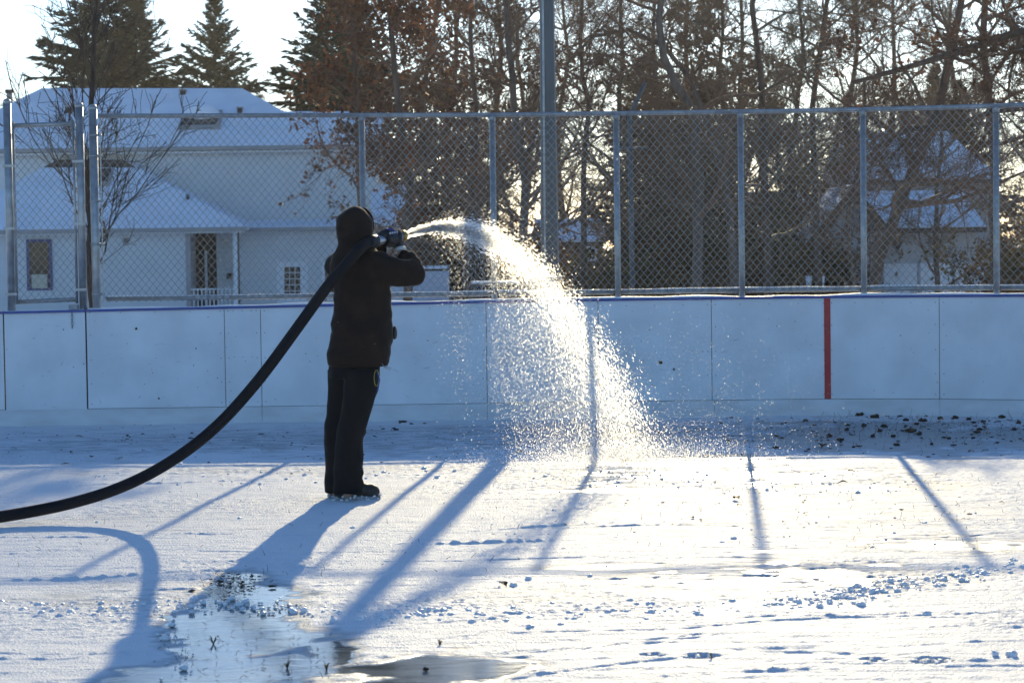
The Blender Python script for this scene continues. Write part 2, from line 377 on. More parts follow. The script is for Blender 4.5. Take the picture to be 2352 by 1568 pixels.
def relief(X, Y):
    h = fbm(X*1.3, Y*1.3, 3)*.010 + fbm(X*9, Y*14, 3)*.0034 + fbm(X*38, Y*38, 2)*.0014
    # lumpy frozen crust where snow was half melted
    crust = np.clip(fbm(X*.8+40, Y*.8+11, 3)*2.2+.1, 0, 1)
    for (cx, cy, rx, ry) in [(300,1400,500,45),(1250,1390,700,35),(2050,1330,420,45),(1700,1100,600,50),(1000,1075,900,22)]:
        a, b, c, d = ell_ground(cx, cy, rx, ry)
        crust = np.maximum(crust, np.clip(1.3 - np.hypot((X-a)/c, (Y-b)/d) + fbm(X*3, Y*3, 2)*.8, 0, 1))
    h += crust*(np.abs(fbm(X*26+5, Y*26, 3))*.015)
    # scraped streaks left and right
    h += fbm(X*1.6, Y*34, 3)*.0030
    for (a, b, L_, sl, w_, hh) in RIDGE:
        m_ = (np.abs(X-a) < L_) & (np.abs(Y-b) < L_*abs(sl)+.2)
        if not m_.any(): continue
        dx = X[m_]-a; dy = Y[m_]-b-sl*dx-.04*np.sin(dx*5+a)
        h[m_] += hh*np.exp(-(dy/w_)**2)*np.clip(1-(dx/L_)**2, 0, 1)*(.7+1.2*vnoise(dx*40+b*50, dy*20))
    for (cx, cy, rx, ry) in TREAD:
        a, b, c, d = ell_ground(cx, cy, rx, ry)
        q = np.hypot((X-a)/c, (Y-b)/d); m_ = q < 1
        h[m_] -= .012 + .010*np.sign(np.sin((X[m_]-a)*130)*np.sin((Y[m_]-b)*60))
    wet_shade = np.zeros_like(X)
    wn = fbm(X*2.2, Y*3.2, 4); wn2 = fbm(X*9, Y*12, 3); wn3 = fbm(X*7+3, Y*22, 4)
    for (cx, cy, rx, ry, st) in WET_SHADE:
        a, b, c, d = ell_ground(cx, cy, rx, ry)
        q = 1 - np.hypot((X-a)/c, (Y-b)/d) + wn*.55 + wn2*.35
        if st < .6: wet_shade = np.maximum(wet_shade, st*np.clip(q*2.0, 0, 1)*np.clip(.75+wn3*2.6, .15, 1.5))     # mottled slush, and the painted tree shade
        else: wet_shade = np.maximum(wet_shade, st*np.clip(q*2.8, 0, 1))
    dirt = np.zeros_like(X)
    for (cx, cy, rx, ry, st) in [(2080,985,420,38,1),(1300,1000,1400,34,.55),(540,1345,90,22,.9),(300,1340,240,12,.35),(1250,1345,260,10,.35),(1800,1030,300,20,.5),(150,1050,260,22,.5)]:
        a, b, c, d = ell_ground(cx, cy, rx, ry)
        dirt = np.maximum(dirt, st*np.clip((1.1 - np.hypot((X-a)/c, (Y-b)/d))*2 + wn2*.8, 0, 1))
    h = h*(1-.93*wet_shade) - .006*wet_shade
    return h, wet_shade, dirt
V = []; Fc = []; WT = []; DT = []; off = 0
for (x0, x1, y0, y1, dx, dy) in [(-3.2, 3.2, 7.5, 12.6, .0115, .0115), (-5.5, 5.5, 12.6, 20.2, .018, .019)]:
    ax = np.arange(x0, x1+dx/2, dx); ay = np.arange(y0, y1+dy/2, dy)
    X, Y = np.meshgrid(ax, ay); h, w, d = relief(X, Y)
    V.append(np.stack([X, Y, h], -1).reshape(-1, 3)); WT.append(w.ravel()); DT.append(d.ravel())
    nx, ny = len(ax), len(ay)
    ii = (np.arange(ny-1)[:, None]*nx + np.arange(nx-1)[None, :]).ravel() + off
    Fc.append(np.stack([ii, ii+1, ii+nx+1, ii+nx], -1)); off += nx*ny
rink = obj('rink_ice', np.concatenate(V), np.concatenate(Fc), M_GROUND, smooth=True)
for nm, arr in (('wet_shade', WT), ('dirt', DT)):
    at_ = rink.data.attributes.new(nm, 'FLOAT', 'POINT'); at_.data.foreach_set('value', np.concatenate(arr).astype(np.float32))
tag(rink, kind='structure')

# ================================================================== BOARDS AND FENCE
YB = 20.1; XC = 2.1; RC = 6.0
def yb(X, o=0.):
    """plan line of the boards' face: straight, then the rounded rink corner coming nearer on the right"""
    if X <= XC: return YB + o
    r = RC - o if False else RC
    return YB - (r - math.sqrt(max(r*r - (X-XC)**2, .01))) + o
def captop(X): return 1.06 + .009*min(X, 0)
def bx(px, py=830): return at(px, py, YB).x
def strip(mb, X0, X1, z0, z1, o0, o1, seg=.35):
    n = max(1, int(math.ceil((X1-X0)/seg))) if X1 > XC else 1
    for i in range(n):
        a = X0+(X1-X0)*i/n; b = X0+(X1-X0)*(i+1)/n
        za = z1(a) if callable(z1) else z1; zb = z1(b) if callable(z1) else z1
        zc = z0(a) if callable(z0) else z0; zd = z0(b) if callable(z0) else z0
        mb.add([(a, yb(a, o0), zc), (b, yb(b, o0), zd), (b, yb(b, o1), zd), (a, yb(a, o1), zc),
                (a, yb(a, o0), za), (b, yb(b, o0), zb), (b, yb(b, o1), zb), (a, yb(a, o1), za)],
               [f for f in [(0,3,2,1),(4,5,6,7),(0,1,5,4),(2,3,7,6)]] + ([(3,0,4,7)] if i == 0 else []) + ([(1,2,6,5)] if i == n-1 else []))
    return mb
def disc(mb, c, r, n=6):
    c = Vector(c)
    vs = [c + Vector((r*math.cos(2*math.pi*k/n), 0, r*math.sin(2*math.pi*k/n))) for k in range(n)]
    return mb.prism(vs, (0, .004, 0))

seams = [bx(200), bx(517), bx(600), bx(1118), bx(1375), bx(1635), bx(1900), bx(2147), bx(2420), bx(2680)]
xL0 = bx(-420); xg0 = bx(9); xg1 = seams[0]
bw = thing('dasher_boards', (0, YB, 0), 'long white rink boards with blue cap rail and red stripe', 'rink boards')
G = .003
def zc0(X): return captop(X) - .022
for a, b in zip(seams[:-1], seams[1:]):
    strip(MB(), a+G, b-G, .150, zc0, 0, .012).build('panel', M_BOARD, bw)
strip(MB(), xL0, xg0-G, .150, zc0, 0, .012).build('panel', M_BOARD, bw)
kse = [xL0, seams[2], seams[3], bx(1640), seams[7], seams[9]]
for a, b in zip(kse[:-1], kse[1:]):
    strip(MB(), a+G*.5, b-G*.5, -.03, .146, -.006, .010).build('kick_plate', M_KICK, bw)
strip(MB(), xg1+.004, seams[-1], zc0, captop, -.018, .10).build('cap_rail', M_CAP, bw)
strip(MB(), xL0, xg0-.006, zc0, captop, -.018, .10).build('cap_rail', M_CAP, bw)
# rails added to block sun through the plate gap; posts behind seams
strip(MB(), xL0, xg0-.02, .10, .19, .0125, .05).build('light_block_rail', M_DARK, bw)
strip(MB(), xg1+.02, seams[-1], .10, .19, .0125, .05).build('light_block_rail', M_DARK, bw)
for sx in seams + [xg0-.05]:
    MB().box((sx-.045, yb(sx)+.053, -.1), (sx+.045, yb(sx)+.12, 1.0)).build('frame_post', M_DARK, bw)
sp = MB(); X_ = bx(1900)
strip(sp, bx(1892), bx(1906.5), .150, zc0, -.005, -.001, .2); sp.build('goal_line_stripe', M_RED, bw, base=None)
sc_ = MB()
for a, b in zip(seams[:-1], seams[1:]):
    for z in (1.005, .80, .58, .37, .19):
        for xx in (a+.035, b-.035):
            disc(sc_, (xx, yb(xx)-.003, z - (.01 if z > 1 else 0)), .005)
    for k in range(1, 4):
        xx = a+(b-a)*k/4; disc(sc_, (xx, yb(xx)-.003, .995), .005); disc(sc_, (xx, yb(xx)-.003, .59), .004)
tag(sc_.build('screw', M_SCREW, bw), kind='stuff')
sm_ = MB(); rs = random.Random(5)
for _ in range(150):
    xx = rs.uniform(xL0+.3, seams[-1]-.3); z = rs.uniform(.2, .98)
    if xg0-.05 < xx < xg0+.02: continue
    r = rs.uniform(.002, .006)
    c = Vector((xx, yb(xx)-.0025, z)); n = 6
    sm_.prism([c+Vector((r*rs.uniform(.5, 1.6)*math.cos(2*math.pi*k/n), 0, r*rs.uniform(.4, 1.2)*math.sin(2*math.pi*k/n))) for k in range(n)], (0, .0015, 0))
for (px, py, r) in [(313,755,.012),(1517,832,.018),(1548,848,.010),(365,915,.010),(450,800,.006),(1835,770,.006)]:
    c = at(px, py, YB-.004)
    sm_.prism([c+Vector((r*rs.uniform(.6, 1.3)*math.cos(k), 0, r*rs.uniform(.6, 1.4)*math.sin(k))) for k in np.linspace(0, 5.6, 8)], (0, .002, 0))
tag(sm_.build('dirt_speck', M_DIRT, bw), kind='stuff')
M_SCUFF = mk('scuff_grey', (.40, .43, .47), .6, var=.2)
sf = MB()
for _ in range(170):
    xx = rs.uniform(xL0+.3, seams[-1]-.4); z = .16+.8*rs.random()**1.5; L0 = rs.uniform(.015, .09); th = rs.gauss(0, .35); w0 = rs.uniform(.0012, .0035)
    if xg0-.1 < xx < xg0+.02 or any(abs(xx-q) < .1 for q in seams): continue
    a = Vector((math.cos(th), 0, math.sin(th))); b = Vector((-math.sin(th), 0, math.cos(th))); c = Vector((xx, yb(xx)-.0022, z))
    if xx > XC: L0 *= .3
    sf.prism([c-a*L0*.5, c-a*L0*.1-b*w0, c+a*L0*.5, c+a*L0*.05+b*w0], (0, .0012, 0))
tag(sf.build('scuff_mark', M_SCUFF, bw), kind='stuff')
# snow lying on the cap rail
def snow_strip(X0, X1, o0, o1, zf, hmax, seed):
    n = int((X1-X0)/.05); vs = []; fs = []
    r = random.Random(seed); prof = [max(.004, hmax*(.55+1.1*mnoise.noise(Vector((i*.09, seed*3.1, 0))))) for i in range(n+1)]
    for i in range(n+1):
        X = X0+(X1-X0)*i/n; z = zf(X); j = .012*mnoise.noise(Vector((i*.25, seed, 2)))
        ya, yc = yb(X, o0+j), yb(X, o1)
        vs += [(X, ya, z-.003), (X, ya+.006, z+prof[i]*.7), (X, (ya+yc)/2, z+prof[i]), (X, yc, z+prof[i]*.6), (X, yc+.004, z-.003)]
    for i in range(n):
        for k in range(4): fs.append((i*5+k, (i+1)*5+k, (i+1)*5+k+1, i*5+k+1))
        fs.append((i*5+4, (i+1)*5+4, (i+1)*5, i*5))
    fs += [(0, 1, 2, 3, 4), tuple(n*5+k for k in (4, 3, 2, 1, 0))]
    return vs, fs
v, f = snow_strip(xg1+.02, seams[-1]-.02, -.004, .085, captop, .022, 1)
obj('snow_strip', v, f, M_SNOWC, bw, True)

# ---- chain link fence standing on the boards
YF = .055
def ztop(X): return 2.69 + .011*max(0, -X)
ZB0 = 1.115
fence = thing('chain_link_fence', (0, YB, 1.06), 'galvanised chain link fence on top of the white boards', 'fence')
posts = [833, 1133, 1418, 1704, 1982, 2270, 2560]
pX = [at(p, 470, YB).x for p in posts]
xf0 = at(215, 470, YB).x
def rod(mb, X0, X1, zf, o, r, n=8):
    xs_ = [X0] + [x for x in np.arange(XC, X1, .3) if X0 + .05 < x < X1 - .05] + [X1]
    return mb.tube([(x, yb(x, o), zf(x)) for x in xs_], r, n)
for X in pX:
    mb = MB().tube([(X, yb(X, YF), .3), (X, yb(X, YF), ztop(X)-.01)], .027, 14); p_ = mb.build('post', M_GALV, fence, True)
    MB().tube([(X, yb(X, YF), ztop(X)-.055), (X, yb(X, YF), ztop(X)+.0)], .031, 14).build('rail_band', M_GALV, p_, True)
ends = [xf0+.05] + pX
for a, b in zip(ends[:-1], ends[1:]):
    rod(MB(), a, b-.002, ztop, YF, .021, 10).build('top_rail', M_GALV, fence, True)
    rod(MB(), a+.035, b-.035, lambda X: ZB0+.0*X, YF, .021, 10).build('bottom_rail', M_GALV, fence, True)
def chainlink(X0, X1, z0, z1f, o, w=.0325, hz=.039, r=.0026):
    n = int((X1-X0)/w); V = []; Fq = []; off = 0; A = np.array([[1, 0], [0, 1], [-1, 0], [0, -1]])*r
    for i in range(n):
        zt = z1f(X0+i*w); m_ = int((zt-z0)/hz); j = np.arange(m_+1)
        par = (j+i) % 2
        x = X0+(i+par)*w + (1-2*par)*(-.0012); z = z0+j*hz
        y = np.array([yb(q, o) for q in x]) + np.where(par == (i % 2), .0022, -.0022)
        c = np.stack([x, y, z], -1)
        ring = np.zeros((m_+1, 4, 3)); ring[:] = c[:, None, :]
        ring[:, :, 0] += A[None, :, 0]*1.2; ring[:, :, 1] += A[None, :, 1]
        V.append(ring.reshape(-1, 3))
        jj = np.arange(m_)[:, None]*4 + off; k = np.arange(4)[None, :]; k2 = (k+1) % 4
        Fq.append(np.stack([jj+k, jj+k2, jj+4+k2, jj+4+k], -1).reshape(-1, 4)); off += (m_+1)*4
    return np.concatenate(V), np.concatenate(Fq)
for a, b in zip(ends[:-1], ends[1:]):
    v, f = chainlink(a, b, ZB0-.028, lambda X: ztop(X)+.02, YF-.028)
    obj('wire_mesh', v, f, M_WIRE, fence, True)
v, f = snow_strip(ends[0], ends[-1], YF-.012, YF+.014, lambda X: ZB0+.021, .012, 4)
obj('snow_strip', v, f, M_SNOWC, fence, True)
ti = MB()
for a, b in zip(ends[:-1], ends[1:]):
    for k in range(1, 5):
        X = a+(b-a)*k/5
        for zc in (ztop(X), ZB0): ti.tube([(X+.026*math.cos(t)*0, yb(X, YF)+.026*math.cos(t), zc+.026*math.sin(t)) for t in np.linspace(0, 6.0, 9)], .0024, 5)
tag(ti.build('tie_wire', M_WIRE, fence, True), kind='stuff')
# end post by the gate with its bands
X = xf0
ep = MB().tube([(X, yb(X, YF), .2), (X, yb(X, YF), 2.80)], .038, 16).build('end_post', M_GALV, fence, True)
MB().ell((X, yb(X, YF), 2.80), (.041, .041, .036)).build('post_cap', M_GALV, ep, True)
for z in (2.56, 2.38, 1.98, 1.60, 1.16):
    MB().tube([(X, yb(X, YF), z-.012), (X, yb(X, YF), z+.012)], .042, 14).box((X+.03, yb(X, YF)-.02, z-.01), (X+.075, yb(X, YF)+.0, z+.01)).build('tension_band', M_GALV, ep, True)
MB().box((X+.062, yb(X, YF)-.034, 1.1), (X+.070, yb(X, YF)-.022, ztop(X))).build('tension_bar', M_GALV, fence)

# ---- gate in the boards with its chain link leaf above
XA = at(18, 470, YB).x; XBp = at(184, 470, YB).x
gate = thing('rink_gate', ((xg0+xg1)/2, YB, 0), 'white board gate with chain link upper leaf and hanging chain', 'gate')
strip(MB(), xg0+.010, xg1-.011, .100, zc0, .002, .016).build('panel', M_BOARD, gate)
strip(MB(), xg0+.010, xg1-.011, .085, .099, -.002, .016).build('bottom_edge', M_KICK, gate)
strip(MB(), xg0+.004, xg1-.002, zc0, captop, -.018, .10).build('cap_rail', M_CAP, gate)
MB().box((xg1-.0085, YB+.02, .1), (xg1-.0005, YB+.06, 1.0)).build('gap_strip', M_DARK, gate)
for X, z1 in ((XA, 2.86), (XBp, 2.82)):
    p_ = MB().tube([(X, YB+YF, .9), (X, YB+YF, z1)], .036, 16).build('gate_post', M_GALV, gate, True)
    MB().ell((X, YB+YF, z1), (.039, .039, .034)).build('post_cap', M_GALV, p_, True)
xa, xb = XA+.052, XBp-.055
MB().tube([(xa, YB+YF, 2.655), (xb, YB+YF, 2.665)], .021, 10).build('top_rail', M_GALV, gate, True)
MB().tube([(xa, YB+YF, 1.10), (xb, YB+YF, 1.115)], .021, 10).build('bottom_rail', M_GALV, gate, True)
for X in (xa, xb): MB().tube([(X, YB+YF-.01, 1.08), (X, YB+YF-.01, 2.69)], .012, 8).build('side_bar', M_GALV, gate, True)
v, f = chainlink(xa, xb, 1.09, lambda X: 2.68, YF-.026); obj('wire_mesh', v, f, M_WIRE, gate, True)
for z in (2.30, 1.75, 1.17):
    MB().box((XA-.042, YB+.01, z-.012), (XA+.06, YB+.022, z+.012)).build('hinge', M_GALV, gate)
    MB().box((XBp-.065, YB+.01, z+.02), (XBp+.042, YB+.022, z+.044)).build('hinge', M_GALV, gate)
cx = bx(166, 700)
ch = MB().box((cx-.03, YB-.02, 1.03), (cx+.05, YB+.04, 1.07)).build('latch', M_SCREW, gate)
for k in range(5):
    z = .985-.027*k; pts = []
    for t in np.linspace(0, 2*math.pi, 11):
        u, w = .009*math.cos(t), .017*math.sin(t)
        pts.append((cx+(u if k % 2 else u*.2), YB-.026+(u*.2 if k % 2 else u), z+w))
    MB().tube(pts, .0032, 5, False).build('chain_link', M_SCREW, gate, True)
v, f = snow_strip(xg0+.02, xg1-.02, -.004, .085, captop, .018, 2); obj('snow_strip', v, f, M_SNOWC, gate, True)

# ---- light pole just behind the boards
pb = at(1264, 640, 21.4)
lp = thing('light_pole', (pb.x, 21.4, -.1), 'tall grey tapered light pole right behind the fence', 'pole')
MB().tube([(pb.x, 21.4, -.1), (pb.x, 21.4, 1.2), (pb.x, 21.4, 4.5), (pb.x, 21.4, 9.2)], [.090, .086, .064, .045], 10).build('shaft', M_POLE, lp, False)
cp = MB().tube([(pb.x-.048, 21.4-.066, -.1), (pb.x-.045, 21.4-.062, 1.2), (pb.x-.034, 21.4-.048, 4.5), (pb.x-.03, 21.4-.04, 8.6)], .013, 8).build('conduit', M_GALV, lp, True)
MB().box((pb.x-.16, 21.24, -.12), (pb.x+.16, 21.56, -.07)).build('base_plate', M_POLE, lp)
for z in (.6, 2.2, 3.6, 5.0): MB().tube([(pb.x, 21.4, z), (pb.x, 21.4, z+.02)], .094-.009*z, 10).build('strap', M_GALV, lp)

# ================================================================== HOUSES
def slab(mb, pts, t=.12):
    pts = [Vector(p) for p in pts]; n = (pts[1]-pts[0]).cross(pts[2]-pts[0]).normalized()
    if n.z > 0: n = -n
    return mb.prism(pts, n*t)
def wallbox(x0, x1, Y0, Y1, z0, z1): return MB().box((x0, Y0, z0), (x1, Y1, z1))
GZ = -.95
def hx(px, Y, py=560): return at(px, py, Y).x
def hz_(px, py, Y): return at(px, py, Y).z

# ---- large white house on the left
hb = thing('white_house', (hx(300, 80), 80, GZ), 'large white sided house with blue shaded snowy roofs', 'house')
Ye, Yr = 80.3, 84.3
ze = hz_(450, 336, Ye); zr = hz_(450, 203, Yr)
rp = Vector((0, Ye, ze)); rn = Vector((0, -(zr-ze), (Yr-Ye))).normalized()
def RP(px, py): return on_plane(px, py, rp, rn)
xl, xr = hx(-190, Ye), hx(884, Ye)
p_r1, p_r2 = RP(95, 203), RP(556, 203); p_l1, p_l2 = RP(652, 256), RP(884, 256)
e0, e1 = Vector((xl, Ye, ze)), Vector((xr, Ye, ze))
roof = slab(MB(), [e0, e1, p_l2, p_l1, p_r2, p_r1], .16).build('roof', M_SNOW, hb)
Yb2 = 2*Yr-Ye
bl, br = Vector((xl, Yb2, ze)), Vector((p_l1.x+.9, Yb2, ze))
mb = MB(); slab(mb, [p_r1, p_r2, br, bl], .15); mb.build('roof', M_SNOW, hb)
mb = MB(); slab(mb, [e0, p_r1, bl], .14); mb.build('roof', M_SNOW, hb)
mb = MB(); slab(mb, [p_r2, p_l1, br], .13); mb.build('roof', M_SNOW, hb)
mb = MB(); slab(mb, [p_l1, p_l2, Vector((xr, 2*p_l1.y-Ye, ze)), Vector((p_l1.x, 2*p_l1.y-Ye, ze))], .12); mb.build('roof', M_SNOW, hb)
wallbox(xl+.4, xr-.3, Ye+.45, Yb2-.6, GZ, ze-.12).build('upper_wall', M_SIDING, hb)
MB().prism([Vector((xr-.31, Ye+.45, ze-.13)), Vector((xr-.31, 2*p_l1.y-Ye-.5, ze-.13)), Vector((xr-.31, p_l1.y, p_l2.z-.16))], (-.2, 0, 0)).build('gable_wall', M_SIDING, hb)
MB().box((xl, Ye-.10, ze-.15), (xr+.02, Ye+.02, ze-.01)).build('gutter', M_GUTTER, hb)
MB().box((xl, Ye+.03, ze-.24), (xr, Ye+.43, ze-.17)).build('soffit', M_WHITE, hb)
for (px, py, w, h) in [(420, 215, .20, .22), (157, 257, .17, .25), (551, 257, .17, .25)]:
    c = RP(px, py); v_ = MB().box((c.x-w/2, c.y-.1, c.z-.15), (c.x+w/2, c.y+.12, c.z+h*.5)).build('roof_vent', M_SHINGLE, hb)
    MB().box((c.x-w*.65, c.y-.14, c.z+h*.5+.002), (c.x+w*.65, c.y+.16, c.z+h*.5+.05)).build('vent_cap', M_GUTTER, v_)
def skylight(c, w, l, n, parent, dome):
    n = Vector(n); up_ = Vector((0, n.z, -n.y)); rx = Vector((1, 0, 0))
    def q(u, v, h): return c + rx*u + up_*v + n*h
    mb = MB(); mb.prism([q(-w/2, -l/2, .0), q(w/2, -l/2, 0), q(w/2, l/2, 0), q(-w/2, l/2, 0)], n*.16)
    s_ = mb.build('skylight', M_GUTTER, parent)
    MB().prism([q(-w*.43, -l*.42, .162), q(w*.43, -l*.42, .162), q(w*.43, l*.42, .162), q(-w*.43, l*.42, .162)], n*.02).build('pane', M_GLASS, s_)
    if dome: MB().ell(q(0, l*.22, .16), (w*.46, l*.36, .42), 18, 10).build('snow_cap', M_SNOW, s_, True)
skylight(RP(462, 280), 1.45, 1.25, rn, hb, True)
c = RP(30, 232); chy = c.y+2.2
MB().tube([(hx(30, chy), chy, c.z-1), (hx(30, chy), chy, hz_(30, 207, chy))], .12, 12).build('chimney', M_GUTTER, hb, True)
MB().tube([(hx(30, chy), chy, hz_(30, 214, chy)), (hx(30, chy), chy, hz_(30, 206, chy))], .17, 12).build('chimney_cap', M_SHINGLE, hb, True)
# front wing with hipped roof
Yw, Yt = 76.4, 80.4
zw = hz_(300, 524, Yw); zt = hz_(205, 366, Yt)
wp = Vector((0, Yw, zw)); wn = Vector((0, -(zt-zw), (Yt-Yw))).normalized()
def WP(px, py): return on_plane(px, py, wp, wn)
tl_, tr_ = WP(133, 367), WP(283, 367)
el, er = Vector((hx(-170, Yw), Yw, zw)), Vector((hx(566, Yw), Yw, zw))
dk = slab(MB(), [WP(100, 384), WP(312, 384), tr_, tl_], .14).build('ridge_shingles', M_SHINGLE, hb)
mb = MB(); slab(mb, [el, er, WP(314, 385), WP(98, 385)], .14); mb.build('roof', M_SNOW, hb)
mb = MB(); slab(mb, [er, Vector((er.x, 80.9, zw)), Vector((tr_.x, 80.9, zt)), tr_], .13); mb.build('roof', M_SNOW, hb)
mb = MB(); slab(mb, [Vector((el.x, 80.9, zw)), el, tl_, Vector((tl_.x, 80.9, zt))], .13); mb.build('roof', M_SNOW, hb)
skylight(WP(222, 412), 1.05, 1.0, wn, hb, False)
c = WP(431, 457); MB().tube([c-Vector((0, 0, .2)), c+Vector((0, 0, .16))], .06, 8).build('roof_pipe', M_SHINGLE, hb)
Yf = 76.9
MB().box((el.x, Yw-.10, zw-.14), (er.x+.02, Yw+.02, zw-.01)).build('gutter', M_GUTTER, hb)
MB().box((el.x+.1, Yw+.03, zw-.20), (er.x-.1, Yf-.01, zw-.15)).build('soffit', M_WHITE, hb)
wallbox(el.x+.4, hx(428, Yf), Yf, 80.6, GZ, zw-.14).build('front_wall', M_SIDING, hb)
MB().box((hx(426, Yf), Yf-.03, GZ), (hx(437, Yf), Yf+.12, zw-.15)).build('corner_board', M_GUTTER, hb)
# porch recess, its door, post and railing
Yp = 79.2
wallbox(hx(428, Yf)+.01, hx(500, Yp), Yp, 80.7, GZ, zw-.14).build('porch_wall', M_DARKWOOD, hb)
wallbox(hx(500, Yp)+.01, hx(548, Yp), Yp-.4, 80.7, GZ, zw-.14).build('porch_wall', M_SIDING, hb)
dr = MB().box((hx(438, Yp), Yp-.06, GZ+.1), (hx(497, Yp), Yp-.004, hz_(470, 548, Yp))).build('door', M_DARKWOOD, hb)
MB().box((hx(470, Yp), Yp-.10, GZ+.1), (hx(476, Yp), Yp-.062, hz_(470, 576, Yp))).build('door_frame', M_WHITE, dr)
MB().box((hx(446, Yp), Yp-.09, GZ+.4), (hx(468, Yp), Yp-.062, hz_(470, 560, Yp))).build('door_pane', M_GLASS, dr)
MB().box((hx(536, Yf), Yf-.1, GZ), (hx(545, Yf), Yf+.05, zw-.15)).build('porch_post', M_WHITE, hb)
rt = hz_(490, 662, Yf)
rl_ = MB().box((hx(437, Yf), Yf-.03, rt-.05), (hx(536, Yf), Yf+.03, rt)).build('railing', M_WHITE, hb)
for k in range(11):
    x_ = hx(443+9.2*k, Yf); MB().box((x_-.02, Yf-.02, GZ+.3), (x_+.02, Yf+.02, rt-.052)).build('baluster', M_WHITE, rl_)
MB().box((hx(519, Yp-.5), Yp-.52, hz_(520, 640, Yp)), (hx(531, Yp-.5), Yp-.42, hz_(520, 627, Yp))).build('mailbox', M_SHINGLE, hb)
# right ground floor wall with low snowy roof and end wing
Yq = 78.2
wallbox(hx(548, Yq)+.02, hx(958, Yq), Yq, 80.74, GZ, zw-.16).build('front_wall', M_SIDING, hb)
zq = hz_(700, 520, Yq-.5); ztq = hz_(700, 503, Ye+.4)
mb = MB(); slab(mb, [Vector((er.x-.4, Yq-.5, zq)), Vector((hx(850, Yq), Yq-.5, zq)), Vector((hx(850, Yq), Ye+.42, ztq)), Vector((er.x-.4, Ye+.42, ztq))], .10); mb.build('porch_roof', M_SNOW, hb)
MB().box((er.x-.3, Yq-.6, zq-.14), (hx(990, Yq), Yq-.49, zq-.02)).build('gutter', M_GUTTER, hb)
a_, b_, c_, d_ = Vector((hx(852, Yq), Yq-.5, zq)), Vector((hx(992, Yq), Yq-.5, zq)), at(935, 424, 81.5), at(852, 424, 81.5)
mb = MB(); slab(mb, [a_, b_, c_, d_], .11); mb.build('wing_roof', M_SNOW, hb)
mb = MB(); slab(mb, [b_, Vector((b_.x, 84.5, zq)), c_], .10); mb.build('wing_roof', M_SNOW, hb)
def window(parent, px0, py0, px1, py1, Y, trim, pane, cols=1, rows=1, name='window', fw=.09):
    a = at(px0, py1, Y); b = at(px1, py0, Y); y = Y
    w = MB().box((a.x, y-.05, a.z), (b.x, y-.002, b.z)).build(name, trim, parent)
    W_, H_ = (b.x-a.x-2*fw), (b.z-a.z-2*fw)
    for i in range(cols):
        for j in range(rows):
            MB().box((a.x+fw+W_*i/cols+.012, y-.062, a.z+fw+H_*j/rows+.012), (a.x+fw+W_*(i+1)/cols-.012, y-.051, a.z+fw+H_*(j+1)/rows-.012)).build('pane', pane, w)
    return w
w1 = window(hb, 63, 549, 119, 667, Yf, M_TRIMB, M_GLASS, 1, 1)
a = at(74, 662, Yf); b = at(109, 630, Yf); MB().box((a.x, Yf-.075, a.z), (b.x, Yf-.064, b.z)).build('pane_reflection', M_REFLCREAM, w1)  # cream reflection low in the glass, painted as a solid panel
window(hb, 282, 546, 296, 559, Yf, M_GUTTER, M_DARK, 1, 3, 'wall_vent', .03)
d2 = window(hb, 638, 600, 706, 760, Yq, M_WHITE, M_WHITE, 1, 1, 'french_door', .1)
for i in range(3):
    for j in range(5):
        a = at(654+12.6*i, 625+14*j, Yq); b = at(654+12.6*i+10.6, 625+14*j-12, Yq)
        MB().box((a.x, Yq-.078, a.z), (b.x, Yq-.064, b.z)).build('door_pane', M_GLASS, d2)
window(hb, 741, 602, 800, 690, Yq, M_WHITE, M_GLASS, 2, 1)

# ---- small garage seen beside the light pole
gY = 88; hg = thing('small_garage', (hx(1310, gY), gY+2.5, GZ), 'small brown garage with snowy roof beside the light pole', 'garage')
z0 = hz_(1310, 549, gY); z1 = hz_(1310, 502, gY+2.8)
mb = MB(); slab(mb, [Vector((hx(1222, gY), gY, z0)), Vector((hx(1392, gY), gY, z0)), Vector((hx(1392, gY), gY+2.8, z1)), Vector((hx(1232, gY), gY+2.8, z1))], .1); mb.build('roof', M_SNOW, hg)
mb = MB(); slab(mb, [Vector((hx(1392, gY), gY+2.8, z1)), Vector((hx(1232, gY), gY+2.8, z1)), Vector((hx(1222, gY), gY+5.6, z0)), Vector((hx(1392, gY), gY+5.6, z0))], .1); mb.build('roof', M_SNOW, hg)
wallbox(hx(1232, gY), hx(1386, gY), gY+.35, gY+5.2, GZ, z0-.08).build('wall', M_BROWNW, hg)
MB().box((hx(1222, gY), gY-.05, z0-.12), (hx(1392, gY), gY+.03, z0-.02)).build('fascia', M_WHITE, hg)
window(hg, 1335, 566, 1372, 600, gY+.35, M_WHITE, M_GLASS, 2, 1)

# ---- cream garage on the right: gable part and long eave part
kY = 58; hk = thing('cream_garage', (hx(2080, kY), kY+3, GZ), 'cream garage with gable end and snowy roof behind the right fence', 'garage')
ze2 = hz_(2150, 521, kY); zr2 = hz_(2150, 437, kY+3.2)
xk0, xk1 = hx(1975, kY), hx(2266, kY)
mb = MB(); slab(mb, [Vector((xk0, kY, ze2)), Vector((xk1, kY, ze2)), Vector((xk1, kY+3.2, zr2)), Vector((xk0, kY+3.2, zr2))], .12); mb.build('roof', M_SNOW, hk)
mb = MB(); slab(mb, [Vector((xk1, kY+3.2, zr2)), Vector((xk0, kY+3.2, zr2)), Vector((xk0, kY+6.4, ze2)), Vector((xk1, kY+6.4, ze2))], .12); mb.build('roof', M_SNOW, hk)
wallbox(xk0+.1, xk1-.15, kY+.4, kY+6, GZ, ze2-.1).build('wall', M_CREAM, hk)
MB().box((xk0, kY-.03, ze2-.16), (xk1, kY+.05, ze2-.02)).build('fascia', M_BROWNTRIM, hk)
